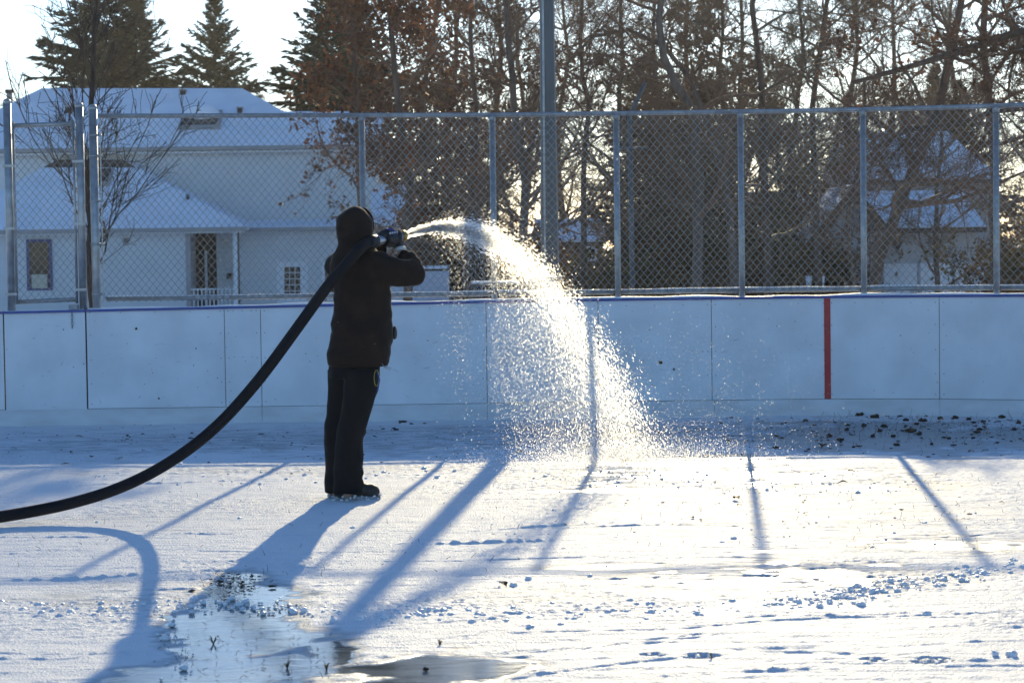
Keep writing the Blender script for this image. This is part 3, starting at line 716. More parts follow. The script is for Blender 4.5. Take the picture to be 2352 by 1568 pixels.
MB().prism([Vector((xk1-.15, kY+.4, ze2-.12)), Vector((xk1-.15, kY+6, ze2-.12)), Vector((xk1-.15, kY+3.2, zr2-.16))], (-.15, 0, 0)).build('gable_wall', M_CREAM, hk)
gA, gB, gP = at(1879, 530, kY-1), at(2035, 530, kY-1), at(1957, 436, kY-1)
MB().prism([Vector((gA.x, kY-1, GZ)), Vector((gB.x, kY-1, GZ)), gB, gP, gA], (0, 4, 0)).build('gable_front', M_GREYW, hk)
oa, ob, oc = gA+Vector((-.35, -.35, -.32)), gP+Vector((0, -.35, .12)), gB+Vector((.35, -.35, -.32))
MB().prism([oa, ob, ob-Vector((0, 0, .28)), oa-Vector((-.12, 0, .22))], (0, .08, 0)).build('rake_board', M_BROWNTRIM, hk)
MB().prism([ob, oc, oc-Vector((.12, 0, .22)), ob-Vector((0, 0, .28))], (0, .08, 0)).build('rake_board', M_BROWNTRIM, hk)
for (p, q) in ((oa, ob), (ob, oc)):
    mb = MB(); slab(mb, [p+Vector((0, .09, .02)), q+Vector((0, .09, .02)), q+Vector((0, 4.3, .02)), p+Vector((0, 4.3, .02))], .1); mb.build('roof', M_SNOW, hk)

# ---- taller house behind it
uY = 74; hu = thing('dormer_house', (hx(2120, uY), uY+4, GZ), 'taller grey house with steep snowy roof behind the cream garage', 'house')
ue = hz_(2130, 412, uY); ur = hz_(2130, 302, uY+4)
xu0, xu1 = hx(1955, uY), hx(2300, uY)
mb = MB(); slab(mb, [Vector((xu0, uY, ue)), Vector((xu1, uY, ue)), Vector((hx(2230, uY), uY+4, ur)), Vector((hx(1965, uY), uY+4, ur))], .14); mb.build('roof', M_SNOW, hu)
mb = MB(); slab(mb, [Vector((hx(2230, uY), uY+4, ur)), Vector((hx(1965, uY), uY+4, ur)), Vector((xu0, uY+8, ue)), Vector((xu1, uY+8, ue))], .14); mb.build('roof', M_SNOW, hu)
wallbox(xu0+.3, xu1-.3, uY+.4, uY+7.6, GZ, ue-.1).build('wall', M_SIDING2, hu)
dA, dB, dP = at(2085, 407, uY-.3), at(2122, 407, uY-.3), at(2103, 385, uY-.3)
MB().prism([dA, dB, dP], (0, 2.0, 0)).build('dormer_gable', M_SIDING2, hu)
MB().box((xu0, uY-.06, ue-.15), (xu1, uY+.03, ue-.02)).build('fascia', M_BROWNTRIM, hu)

# ---- low roof further left of the gable
lY = 78; hl = thing('low_house', (hx(1780, lY), lY+3, GZ), 'low snow roofed house half hidden behind right shrubs', 'house')
l0 = hz_(1760, 512, lY); l1 = hz_(1760, 440, lY+4)
mb = MB(); slab(mb, [Vector((hx(1660, lY), lY, l0)), Vector((hx(1890, lY), lY, l0)), Vector((hx(1890, lY), lY+4, l1)), Vector((hx(1720, lY), lY+4, l1))], .12); mb.build('roof', M_SNOW, hl)
wallbox(hx(1675, lY), hx(1885, lY), lY+.4, lY+5, GZ, l0-.1).build('wall', M_BROWNW, hl)
MB().box((hx(1660, lY), lY-.05, l0-.16), (hx(1890, lY), lY+.03, l0-.02)).build('fascia', M_BROWNTRIM, hl)

# ---- white board fence in front of the cream garage
wY = 55; wf = thing('white_yard_fence', (hx(2150, wY), wY, GZ), 'white panel yard fence in front of the cream garage', 'fence')
zt_ = hz_(2150, 604, wY)
for k in range(3):
    a_, b_ = hx(2030+80*k, wY), hx(2030+80*k+77, wY)
    MB().box((a_, wY, GZ), (b_, wY+.05, zt_)).build('panel', M_WHITE, wf)
    MB().box((a_-.02, wY-.04, zt_), (b_+.06, wY+.09, zt_+.05)).build('top_trim', M_GREYW, wf)
    MB().box((b_+.005, wY-.03, GZ), (b_+.07, wY+.08, zt_+.1 if k == 1 else zt_-.01)).build('post', M_GREYW, wf)

# ---- thin grey street pole with bracket
tY = 38; tx = hx(1452, tY)
tp = thing('thin_street_pole', (tx, tY, -.45), 'thin grey pole with short cross bracket among the trees', 'pole')
MB().tube([(tx, tY, -.45), (tx-.02, tY, hz_(1450, 260, tY))], [.045, .038], 10).build('shaft', M_POLE, tp, True)
MB().tube([(hx(1424, tY), tY-.05, hz_(1424, 341, tY)), (hx(1490, tY), tY-.05, hz_(1490, 340, tY))], .018, 8).build('bracket', M_POLE, tp, True)
MB().tube([(tx, tY, hz_(1450, 262, tY)), (tx+.25, tY, hz_(1450, 190, tY))], [.038, .03], 8).build('top_arm', M_POLE, tp, True)

# ---- two white pails by the shrubs
for k, (px, lab) in enumerate(((1857, 'left white tapered pail among the dark shrubs'), (1886, 'right white tapered pail among the dark shrubs'))):
    P_ = thing('white_pail', (hx(px, 50), 50, hz_(px, 660, 50)), lab, 'pail', 'white pails by the shrubs')
    z0, z1 = hz_(px, 660, 50), hz_(px, 634, 50); x_ = hx(px, 50)
    MB().tube([(x_, 50, z0), (x_, 50, z1)], [.05, .075], 12).build('tub', M_WHITE, P_, True)
    MB().tube([(x_, 50, z1), (x_, 50, z1+.015)], .08, 12).build('rim', M_LIGHTS if k else M_GUTTER, P_, True)
    MB().box((x_-.04, 49.96, -.80), (x_+.04, 50.04, z0)).build('stand', M_DARK, P_)

# ---- parked vehicles in the street
def vehicle(name, x, Y, zg, L_, Wd, prof, glass, body, label, cat, roofsnow, away=False):
    t_ = thing(name, (x, Y, zg), label, cat)
    def PT(u, h, y): return (x-y, Y+u*L_/2, zg+h) if away else (x+u*L_/2, Y+y, zg+h)
    n = len(prof); mb = MB()
    mb.add([PT(u, h, -Wd/2*(1 if h < .95 else .86)) for u, h in prof] + [PT(u, h, Wd/2*(1 if h < .95 else .86)) for u, h in prof],
           [tuple(range(n)), tuple(reversed(range(n, 2*n)))] + [(i, i+n, (i+1) % n+n, (i+1) % n) for i in range(n)])
    bd = mb.build('body', body, t_)
    for poly in glass:
        MB().prism([PT(u, h, -Wd/2*.93-.012) for u, h in poly], (-.01, 0, 0) if away else (0, .010, 0)).build('side_window', M_GLASS, bd)
    for u in (-.62, .62):
        for y in (-Wd/2+.08, Wd/2-.08):
            w_ = MB().tube([PT(u, .32, y-.1), PT(u, .32, y+.1)], .32, 18).build('wheel', M_TYRE, t_, True)
            MB().tube([PT(u, .32, y-.108), PT(u, .32, y+.108)], .18, 12).build('rim', M_GALV, w_, True)
    for u in (-.985, .985):
        for y in (-Wd*.36, Wd*.36):
            a = PT(u, .62, y); MB().box((a[0]-(.14 if away else .04), a[1]-(.04 if away else .14), a[2]), (a[0]+(.14 if away else .04), a[1]+(.04 if away else .14), a[2]+.14)).build('tail_light' if u < 0 else 'headlight', M_LIGHTS if u < 0 else M_WHITE, t_)
    if roofsnow:
        u0_, u1_, h_ = roofsnow; a, b = PT(u0_, h_+.003, -Wd*.4), PT(u1_, h_+.05, Wd*.4); MB().box(tuple(map(min, a, b)), tuple(map(max, a, b))).build('roof_snow', M_SNOW, t_)
    return t_
vY = 54; zg = -.82
van = vehicle('parked_van', hx(953, vY), vY+2.3, zg, 4.6, 1.85, [(-1, .3), (-1, 1.0), (-.93, 1.70), (.42, 1.75), (.50, 1.70), (.62, 1.02), (.97, .92), (1, .3)],
        [[(-.85, 1.05), (-.85, 1.58), (-.3, 1.6), (-.3, 1.05)], [(-.27, 1.05), (-.27, 1.6), (.40, 1.6), (.5, 1.05)]], M_CARW, 'silver van parked beyond the boards, just right of the person', 'van', (-.9, .38, 1.75), True)
vY2 = 50
vehicle('parked_car', hx(1150, vY2), vY2, -.72, 4.3, 1.7, [(-1, .3), (-.98, .85), (-.62, .92), (-.32, 1.34), (.28, 1.36), (.62, .93), (.97, .84), (1, .3)],
        [[(-.55, .95), (-.31, 1.28), (-.02, 1.30), (-.02, .95)], [(.01, .95), (.01, 1.30), (.26, 1.29), (.52, .95)]], M_CARD, 'dark sedan parked behind the spray, only its roof showing', 'car', (-.3, .26, 1.37))

# ================================================================== TREES
def lines_to_mesh(sets):
    """sets: list of (P (N,K,3), R (N,K), sides) -> verts, quads"""
    V = []; Fq = []; off = 0
    for P, R, n in sets:
        N, K, _ = P.shape
        if N == 0: continue
        T = np.gradient(P, axis=1); T /= np.linalg.norm(T, axis=2, keepdims=True)+1e-9
        ref = np.array([.37, .52, .77]); A = np.cross(T, ref); A /= np.linalg.norm(A, axis=2, keepdims=True)+1e-9
        B = np.cross(T, A)
        th = 2*np.pi*np.arange(n)/n
        ring = P[:, :, None, :] + (A[:, :, None, :]*np.cos(th)[None, None, :, None] + B[:, :, None, :]*np.sin(th)[None, None, :, None])*R[:, :, None, None]
        V.append(ring.reshape(-1, 3))
        b = (np.arange(N)[:, None, None]*K + np.arange(K-1)[None, :, None])*n + off
        k = np.arange(n)[None, None, :]; k2 = (k+1) % n
        Fq.append(np.stack([b+k, b+k2, b+n+k2, b+n+k], -1).reshape(-1, 4)); off += N*K*n
    return np.concatenate(V), np.concatenate(Fq)
def unit(a): return a/(np.linalg.norm(a, axis=-1, keepdims=True)+1e-9)
def polyl(start, d, ln, K, wig, up, g):
    N = len(start); P = np.zeros((N, K, 3)); P[:, 0] = start; d = d.copy()
    for k in range(1, K):
        d = unit(d + g.normal(0, wig, (N, 3)) + np.array([0, 0, up]))
        P[:, k] = P[:, k-1] + d*(ln/(K-1))[:, None]
    return P
def sprout(P, R, per, t0, t1, ang, lf, g, rf=.5, K=4, wig=.15, up=.03, lmin=0.05, taper=.25):
    N, K0, _ = P.shape
    t = g.uniform(t0, t1, (N, per)); f = t*(K0-1); i = np.clip(f.astype(int), 0, K0-2); fr = (f-i)[..., None]
    n_ = np.arange(N)[:, None]
    pos = P[n_, i]*(1-fr) + P[n_, i+1]*fr; tan = unit(P[n_, i+1]-P[n_, i])
    rad = R[n_, i]*(1-fr[..., 0]) + R[n_, i+1]*fr[..., 0]
    L0 = np.linalg.norm(np.diff(P, axis=1), axis=2).sum(1)[:, None]
    perp = unit(np.cross(tan, g.normal(0, 1, tan.shape)))
    a = np.radians(g.normal(ang, 10, (N, per)))[..., None]
    d = tan*np.cos(a) + perp*np.sin(a)
    ln = np.maximum(L0*lf*g.uniform(.6, 1.25, (N, per))*(1.15-.6*t), lmin)
    PP = polyl(pos.reshape(-1, 3), d.reshape(-1, 3), ln.ravel(), K, wig, up, g)
    r0 = np.minimum(rad.ravel()*rf, .9*rad.ravel())
    RR = r0[:, None]*np.linspace(1, taper, K)[None, :]
    return PP, RR
def leaf_cloud(P, n, size, g, spread=.06):
    N, K, _ = P.shape; idx = g.integers(0, N, n); k = g.integers(max(0, K-2), K, n)
    c = P[idx, k] + g.normal(0, spread, (n, 3))
    a = unit(g.normal(0, 1, (n, 3))); b = unit(np.cross(a, g.normal(0, 1, (n, 3))))
    s = (size*g.uniform(.6, 1.3, n))[:, None]
    v = np.stack([c-a*s, c+b*s*.55+a*s*.1, c+a*s, c-b*s*.55-a*s*.15], 1).reshape(-1, 3)
    return v, np.arange(n*4).reshape(n, 4)
def shared(name, v, f, mat, smooth=True):
    me = fast_mesh(name, v, f); me.materials.append(mat)
    if smooth: me.polygons.foreach_set('use_smooth', [True]*len(me.polygons))
    return me
def resample(pts, K):
    pts = np.array([tuple(p) for p in pts]); d = np.r_[0, np.cumsum(np.linalg.norm(np.diff(pts, axis=0), axis=1))]
    s = np.linspace(0, d[-1], K); return np.stack([np.interp(s, d, pts[:, i]) for i in range(3)], -1)
def tree_mesh(path, rb, rt, g, per=(12, 7, 7, 5), t0=.25, ang=(52, 45, 42, 40), lf=(.42, .5, .5, .55), rf1=.55, bark=None, twig=None, leaves=0, leafmat=None, lsize=.05, up=.04, rmin=.0035, droop=0., wig=.16):
    """path: trunk points relative to the tree's base; returns (trunk, branches, leaves) meshes"""
    K = 12; P0 = resample(path, K)[None]; P0[0, 1:-1] += g.normal(0, .012, (K-2, 3))*np.linalg.norm(P0[0, -1])*.3
    R0 = np.linspace(rb, rt, K)[None]; R0[0, 0] *= 1.35
    v, f = lines_to_mesh([(P0, R0, 10)]); trunk = shared('trunk', v, f, bark or M_BARK)
    P1, R1 = sprout(P0, R0, per[0], t0, 1., ang[0], lf[0], g, rf1, 7, wig, up)
    P2, R2 = sprout(P1, R1, per[1], .15, 1., ang[1], lf[1], g, .55, 5, wig+.04, up)
    P3, R3 = sprout(P2, R2, per[2], .15, 1., ang[2], lf[2], g, .6, 4, wig+.06, up*.5-droop)
    R2 = np.maximum(R2, rmin*1.6); R3 = np.maximum(R3, rmin*1.15)
    sets = [(P1, np.maximum(R1, rmin*2), 6), (P2, R2, 4), (P3, R3, 3)]
    last = P3
    if per[3]:
        P4, R4 = sprout(P3, R3, per[3], .1, 1., ang[3], lf[3], g, .8, 3, .2, -droop, .12)
        sets.append((P4, np.maximum(R4, rmin*.85), 3)); last = P4
    v, f = lines_to_mesh(sets); br = shared('branches', v, f, twig or M_TWIG)
    lv = None
    if leaves:
        v, f = leaf_cloud(last, leaves, lsize, g); lv = shared('leaves', v, f, leafmat or M_RUSSET, False)
    return trunk, br, lv
def plant(name, meshes, loc, label, cat='tree', group=None, rz=0., sc=1.):
    t = thing(name, loc, label, cat, group); t.rotation_euler.z = rz; t.scale = (sc, sc, sc)
    for nm, me in zip(('trunk', 'crown', 'leaves'), meshes):
        if me is None: continue
        o = bpy.data.objects.new(nm, me); COL.objects.link(o); o.parent = t
    return t
def tz(Y): return float(terrain_z(Y))
def path_tree(name, pts, Y, rb, rt, label, seed, group=None, dy=None, **k):
    g = np.random.default_rng(seed)
    w = [at(px, py, Y + (dy[i] if dy else 0)) for i, (px, py) in enumerate(pts)]
    base = Vector((w[0].x, w[0].y, tz(Y)))
    rel = [Vector((0, 0, 0))] + [p-base for p in w]
    return plant(name, tree_mesh(rel, rb, rt, g, **k), base, label, 'tree', group)

GB = 'bare trees behind the rink'
path_tree('young_tree', [(207, 640), (205, 420), (212, 250), (215, 100), (222, -120)], 30, .060, .022, 'slender young bare tree behind the gate posts', 21,
          per=(34, 7, 5, 0), t0=.22, ang=(42, 32, 30, 0), lf=(.36, .45, .5, 0), up=.10, rmin=.0034, rf1=.26, bark=M_BARKD, twig=M_BARKD)
path_tree('oak_tree', [(938, 660), (937, 420), (925, 280), (905, 120), (885, -70)], 36, .085, .035, 'oak with brown leaves and thick straight trunk behind the spraying person', 22,
          per=(15, 7, 6, 3), t0=.42, leaves=2800, lsize=.055, up=.02, lf=(.36, .48, .5, .5))
path_tree('oak_tree', [(830, 640), (826, 420), (822, 250), (812, 60), (800, -80)], 40, .07, .03, 'russet leaved tree hanging over the right end of the white house', 23,
          per=(13, 6, 6, 3), t0=.35, leaves=2000, lsize=.06, lf=(.30, .48, .5, .5))
path_tree('oak_tree', [(985, 640), (975, 400), (968, 250), (990, 90), (1035, -70)], 62, .11, .05, 'tree with forked dark trunk and reddish leaves left of the light pole', 24,
          per=(14, 7, 6, 3), t0=.3, leaves=2800, lsize=.06)
path_tree('oak_tree', [(1075, 640), (1080, 420), (1095, 260), (1080, 110), (1090, -60)], 48, .075, .04, 'reddish leaved tree midway between the oak trunk and light pole', 25,
          per=(15, 7, 6, 3), t0=.2, leaves=3000, lsize=.06)
path_tree('bare_tree', [(1198, 650), (1203, 420), (1188, 260), (1165, 110), (1172, -60)], 42, .10, .045, 'bare grey tree just left of the light pole', 26, GB, per=(15, 8, 7, 4), t0=.22, bark=M_BARKG)
path_tree('bare_tree', [(1340, 650), (1345, 420), (1355, 260), (1330, 120), (1340, -60)], 52, .08, .04, 'bare tree with fine crown just right of the light pole', 27, GB, per=(14, 8, 7, 5), t0=.5)
path_tree('bare_tree', [(1602, 660), (1605, 420), (1592, 250), (1530, 140), (1508, 95), (1524, -30)], 42, .11, .06, 'bare tree with bent trunk curving left above the top rail', 28, GB, per=(14, 8, 7, 5), t0=.3, bark=M_BARKG, ang=(66, 52, 45, 40), lf=(.5, .5, .5, .55), up=.0, droop=.05)
path_tree('bare_tree', [(1765, 650), (1760, 420), (1752, 260), (1742, 120), (1720, 10), (1735, -60)], 46, .10, .05, 'bare tree with upright trunk over the middle fence post', 29, GB, per=(14, 8, 7, 5), t0=.25, twig=M_TWIGY, ang=(66, 52, 45, 40), lf=(.5, .5, .5, .55), up=.0, droop=.06)
path_tree('leaning_tree', [(2008, 650), (2040, 530), (2085, 420), (2125, 330), (2168, 235), (2178, 150), (2215, -40)], 34, .105, .05, 'leaning dark tree crossing in front of the cream garage', 30, GB,
          per=(13, 6, 6, 3), t0=.3, ang=(62, 50, 45, 40), bark=M_BARK)
path_tree('bare_tree', [(1962, 650), (1958, 600), (1946, 520), (1962, 420), (1990, 300), (1985, 180)], 33, .035, .016, 'thin crooked sapling in front of the grey gable', 31, GB, per=(14, 6, 5, 3), t0=.25)
path_tree('bare_tree', [(2285, 650), (2282, 430), (2275, 240), (2256, 80), (2262, -60)], 40, .10, .055, 'straight dark tree beside the rightmost fence post', 32, GB, per=(12, 8, 6, 4), t0=.35, ang=(66, 52, 45, 40), lf=(.45, .5, .5, .55), up=.0, droop=.05)
path_tree('bare_tree', [(1880, 640), (1870, 420), (1862, 260), (1880, 120), (1910, -60)], 50, .09, .05, 'bare tree rising left of the grey gable', 33, GB, per=(14, 8, 7, 5), t0=.35, twig=M_TWIGY, ang=(66, 52, 45, 40), lf=(.5, .5, .5, .55), up=.0, droop=.06)
path_tree('spreading_tree', [(2560, 660), (2550, 420), (2500, 120), (2400, 45), (2270, 105), (2110, 148), (1960, 190)], 31, .12, .03, 'tree whose long dark limb reaches in from the right edge', 34, GB,
          per=(22, 8, 6, 4), t0=.35, ang=(60, 48, 45, 40), lf=(.22, .5, .5, .55), leaves=900, lsize=.045, bark=M_BARK)
path_tree('spreading_tree', [(1690, 650), (1668, 420), (1600, 200), (1510, 85), (1420, 62), (1345, 95), (1300, 150)], 45, .10, .025, 'tree with a long branch arching left over the top rail', 36, GB,
          per=(22, 7, 6, 4), t0=.35, ang=(60, 50, 45, 40), lf=(.24, .5, .5, .55), up=-.01, droop=.05, bark=M_BARKG)
path_tree('spreading_tree', [(2500, 660), (2480, 420), (2420, 250), (2320, 245), (2200, 285), (2090, 300), (2010, 340)], 33, .085, .02, 'tree with a drooping limb just under the right top rail', 37, GB,
          per=(20, 7, 6, 4), t0=.4, ang=(58, 48, 45, 40), lf=(.2, .5, .5, .55), up=-.01, droop=.06)
# copies of three generic crowns fill the wood behind
gen = []
for sd_, kw in ((41, dict(twig=M_TWIG)), (42, dict(twig=M_TWIGY)), (43, dict(leaves=4500, lsize=.07))):
    g = np.random.default_rng(sd_)
    gen.append(tree_mesh([Vector((0, 0, 0)), Vector((.1, 0, 2)), Vector((-.15, .1, 4.5)), Vector((.25, 0, 7)), Vector((.1, 0, 8.6))], .12, .04, g, per=(20, 8, 7, 4), t0=.14, rmin=.006, lf=(.36, .5, .5, .55), **kw))
spots = [(1290, 98, 1.5, 0, 'bare tree behind the small garage roof, right of the light pole'), (1430, 58, 1.0, 1, 'bare tree directly behind the thin grey pole'),
         (1520, 64, 1.1, 2, 'brown leaved tree left of the bent trunk'), (1670, 60, 1.0, 0, 'bare tree between the bent trunk and middle post'),
         (1700, 70, 1.2, 2, 'rusty leaved tree behind the middle fence post'), (1830, 66, 1.1, 1, 'yellowish bare tree above the low snowy roof'),
         (2060, 92, 1.5, 0, 'bare tree behind the taller grey house roof'), (2200, 96, 1.5, 1, 'pale bare tree behind the right end of the grey house'),
         (2440, 60, .75, 2, 'orange brown leaved tree just past the right edge behind the fence'), (1140, 62, 1.1, 0, 'bare tree behind the reddish trees left of the light pole'),
         (1040, 66, 1.15, 2, 'russet tree behind the forked trunk'), (60, 125, 1.15, 0, 'distant bare tree left of the white house chimney'),
         (-10, 120, 1.2, 1, 'distant bare tree at the left edge beside the chimney'), (-340, 100, 1.0, 2, 'brown leaved tree outside the left edge'), (-540, 96, 1.1, 0, 'bare tree outside the left edge'), (400, 150, 1.35, 0, 'distant bare tree between the two left spruces'),
         (625, 150, 1.3, 1, 'distant bare tree right of the middle spruce'), (1210, 100, 1.5, 1, 'tall bare tree behind the light pole'),
         (1580, 85, 1.45, 0, 'tall bare tree far behind the bent trunk'), (1950, 70, 1.2, 0, 'bare tree above the grey gable peak'), (2420, 48, .9, 1, 'bare tree just outside the right edge')]
for i, (px, Y, sc, k, lab) in enumerate(spots):
    plant('background_tree', gen[k], (hx(px, Y), Y, tz(Y)-.05), lab, 'tree', 'trees standing behind the fence', rz=i*1.3, sc=sc)

und = [(930, 70, .62), (1010, 58, .6), (1095, 66, .66), (1120, 56, .5), (1520, 60, .5), (1525, 56, .58), (1590, 66, .66), (1650, 58, .6), (1735, 62, .64), (1800, 58, .62),
       (1850, 72, .75), (2380, 66, .6), (2430, 58, .6), (2150, 51, .62), (1985, 52, .6)]
UL = ['behind the corner of the white house', 'behind the silver van', 'under the forked dark trunk', 'behind the dark sedan', 'a little left of the bent trunk', 'right of the thin grey pole', 'below the bent trunk', 'left of the middle fence post', 'touching the middle fence post on its right', 'left of the two white pails', 'above the two white pails', 'at the right edge above the orange shrub', 'just beyond the right edge', 'veiling the cream garage wall', 'veiling the grey gable']
for i, (px, Y, sc) in enumerate(und):
    plant('understory_tree', gen[0 if px in (2150, 1985) else (i*2+i//3) % 3], (hx(px, Y), Y, tz(Y)-.05), 'low bushy tree seen through the mesh, '+UL[i], 'tree', 'low trees of the undergrowth', rz=i*2.3+.7, sc=sc)

def spruce_mesh(H, g, nb=560, spread=.38):
    z = H*(.06+.94*np.sort(g.random(nb))**.9); th = g.uniform(0, 2*np.pi, nb)
    ln = (H-z)*spread*g.uniform(.65, 1.2, nb)+.15
    d = np.stack([np.cos(th), np.sin(th), np.interp(z/H, [0, .6, 1], [-.25, .0, .9])], -1)
    P = polyl(np.stack([0*z, 0*z, z], -1), unit(d), ln, 6, .05, .035, g)
    tk = np.array([[[0, 0, 0], [0, 0, H*.5], [0, 0, H]]], float); tr = np.array([[.22, .12, .01]])
    v, f = lines_to_mesh([(tk, tr, 9)]); trunk = shared('trunk', v, f, M_BARK)
    sets = [(P, np.linspace(.03, .006, 6)[None, :]*np.ones((nb, 1)), 3)]
    # sprays of needles
    n = nb*58; idx = g.integers(0, nb, n); t = g.uniform(.12, 1., n)*5; i = np.clip(t.astype(int), 0, 4); fr = (t-i)[:, None]
    pos = P[idx, i]*(1-fr)+P[idx, i+1]*fr; tan = unit(P[idx, i+1]-P[idx, i])
    side = unit(np.cross(tan, np.array([0, 0, 1.]))+1e-6)*np.where(g.random(n) < .5, -1, 1)[:, None]
    dd = unit(tan*.8+side*g.uniform(.2, .9, n)[:, None]+np.array([0, 0, 1])*g.normal(-.28, .25, n)[:, None])
    L = g.uniform(.2, .6, n)*np.clip(ln[idx]/2.2, .45, 1.1); wv = unit(np.cross(dd, g.normal(0, 1, (n, 3))))*(L*.13)[:, None]
    v2 = np.stack([pos, pos+dd*(L*.45)[:, None]+wv, pos+dd*L[:, None], pos+dd*(L*.45)[:, None]-wv], 1).reshape(-1, 3)
    bv, bf = lines_to_mesh(sets)
    me = shared('crown', np.concatenate([bv, v2]), np.concatenate([bf, np.arange(n*4).reshape(n, 4)+len(bv)]), M_NEEDLE, False)
    return trunk, me, None
spA = spruce_mesh(14.5, np.random.default_rng(51)); spB = spruce_mesh(14.5, np.random.default_rng(52), 520, .42)
for i, (px, Y, top, mm, lab) in enumerate([(238, 108, -170, spA, 'broad dark spruce behind the left part of the house roof'), (318, 110, -60, spA, 'dark spruce touching the right side of the broad left spruce'),
        (503, 108, -12, spB, 'lone pointed spruce behind the middle of the house roof'), (760, 86, -90, spA, 'large spruce behind the right end of the house roof'), (820, 92, -60, spB, 'dark spruce merging with the russet tree right of the house'),
        (1490, 100, 130, spB, 'dark spruce behind the bent bare trunk'), (-260, 118, 20, spB, 'spruce just outside the left edge behind the house'), (-420, 112, -60, spA, 'broad spruce well outside the left edge'), (-640, 120, 0, spB, 'farthest spruce outside the left edge'),
        (2150, 112, 150, spA, 'distant spruce behind the grey house'), (2205, 84, 190, spB, 'dark spruce behind the roof of the cream garage')]):
    zb = tz(Y); Ht = hz_(px, top, Y)-zb
    plant('spruce_tree', mm, (hx(px, Y), Y, zb), lab, 'tree', 'spruces behind the houses', rz=i*2.1, sc=Ht/14.5)

# ---- shrubs under the trees
def shrub_mesh(g, mat, twig, leaves=2600):
    n = 26; th = g.uniform(0, 6.28, n); d = unit(np.stack([np.cos(th)*.55, np.sin(th)*.55, g.uniform(.7, 1.2, n)], -1))
    P = polyl(np.stack([np.cos(th)*.25, np.sin(th)*.25, 0*th], -1), d, g.uniform(1.2, 2.1, n), 6, .14, .02, g); R = np.linspace(.018, .006, 6)[None]*np.ones((n, 1))
    P2, R2 = sprout(P, R, 8, .15, 1, 40, .45, g, .7, 4, .2); P3, R3 = sprout(P2, R2, 6, .1, 1, 40, .5, g, .8, 3, .2)
    v, f = lines_to_mesh([(P, R, 4)]); st = shared('stems', v, f, M_BARK)
    v, f = lines_to_mesh([(P2, np.maximum(R2, .005), 3), (P3, np.maximum(R3, .0045), 3)]); tw = shared('twigs', v, f, twig)
    v, f = leaf_cloud(P3, leaves, .05, g, .08); return st, tw, shared('leaves', v, f, mat, False)
shA = shrub_mesh(np.random.default_rng(61), M_OLIVE, M_TWIG, 4200); shB = shrub_mesh(np.random.default_rng(62), M_RUSSET, M_TWIG, 3000); shC = shrub_mesh(np.random.default_rng(63), M_OLIVE, M_TWIGY, 900)
sl = [(1040, 60, 1.5, 1, 'russet shrub between the silver van and the trees'), (1110, 58, 1.6, 1, 'russet shrub behind the dark sedan'), (1160, 60, .8, 0, 'olive shrub left of the light pole base'),
      (1440, 56, .8, 0, 'olive shrub left of the thin grey pole'), (1490, 52, 1.3, 0, 'olive yellow shrub right of the thin grey pole'),
      (1560, 54, 1.35, 0, 'dense olive shrub below the bent tree'), (1640, 52, 1.3, 1, 'brown shrub just left of the middle fence post'), (1715, 54, 1.4, 0, 'olive shrub behind the middle fence post'),
      (1790, 55, 1.5, 1, 'dark brown shrub left of the white pails'), (1850, 56, 1.35, 0, 'dark shrub directly behind the white pails'), (1700, 62, 1.9, 1, 'taller brown shrub behind the row of shrubs'),
      (1560, 64, 1.9, 0, 'taller olive shrub behind the row of shrubs'), (1530, 66, 1.2, 1, 'taller russet shrub left of the bent trunk'), (1810, 64, 1.8, 1, 'tall brown shrub under the low snowy roof'),
      (2085, 46, .6, 2, 'sparse shrub before the white yard fence, left'), (2160, 47, .6, 2, 'sparse shrub before the white yard fence, middle'), (2235, 46, .6, 2, 'sparse shrub before the white yard fence, right'),
      (2372, 44, .85, 1, 'orange brown shrub at the right edge'), (2420, 46, 1.3, 0, 'olive shrub at the right edge of the view'), (2345, 62, 1.5, 1, 'tall orange brown shrub right of the cream garage'), (980, 70, 1.6, 0, 'olive shrub by the corner of the white house')]
for i, (px, Y, sc, k, lab) in enumerate(sl):
    t = plant('shrub', (shA, shB, shC)[k], (hx(px, Y), Y, tz(Y)-.03), lab, 'shrub', 'shrubs behind the rink', rz=i*1.9, sc=sc)
    for o in t.children: o.name = {'trunk': 'stem', 'crown': 'twigs', 'leaves': 'leaves'}[o.name.split('.')[0]]
# far wood that closes the view
g = np.random.default_rng(71); n = 120; X = g.uniform(-70, 75, n); Yy = g.uniform(150, 210, n); H = g.uniform(4, 8, n)
P = polyl(np.stack([X, Yy, 0*X-1], -1), np.tile([0, 0, 1.], (n, 1)), H, 6, .06, .02, g); R = np.linspace(.12, .03, 6)[None]*np.ones((n, 1))
P2, R2 = sprout(P, R, 12, .1, 1, 45, .35, g, .5, 4); P3, R3 = sprout(P2, R2, 6, .1, 1, 45, .5, g, .6, 3)
v, f = lines_to_mesh([(P, R, 4), (P2, np.maximum(R2, .02), 3), (P3, np.maximum(R3, .014), 3)])
tag(obj('far_wood', v, f, M_TWIG), 'distant bare wood closing the view behind the houses', 'trees', kind='stuff')

# ================================================================== PERSON
PY = 13.97; PXM = 1/1.961/374.2
def pp(cx, cy, dy=0.): return at(611.5+cx/1.961, 423.3+cy/1.961, PY+dy)
foot = pp(360, 1428); foot.z = 0
person_rings = [(815, 283, 548, .15), (790, 277, 556, .157), (760, 273, 562, .165), (700, 284, 570, .16), (600, 299, 568, .155), (480, 303, 562, .16), (400, 292, 558, .16), (350, 286, 540, .145), (320, 295, 520, .125), (295, 312, 500, .105), (270, 328, 478, .10)]
def ring(y, l, r, ry, dy=0.):
    c = pp((l+r)/2, y, dy); return (c.x, c.y, c.z, (r-l)/2*PXM, ry)
FD = Vector((.62, .785, 0))
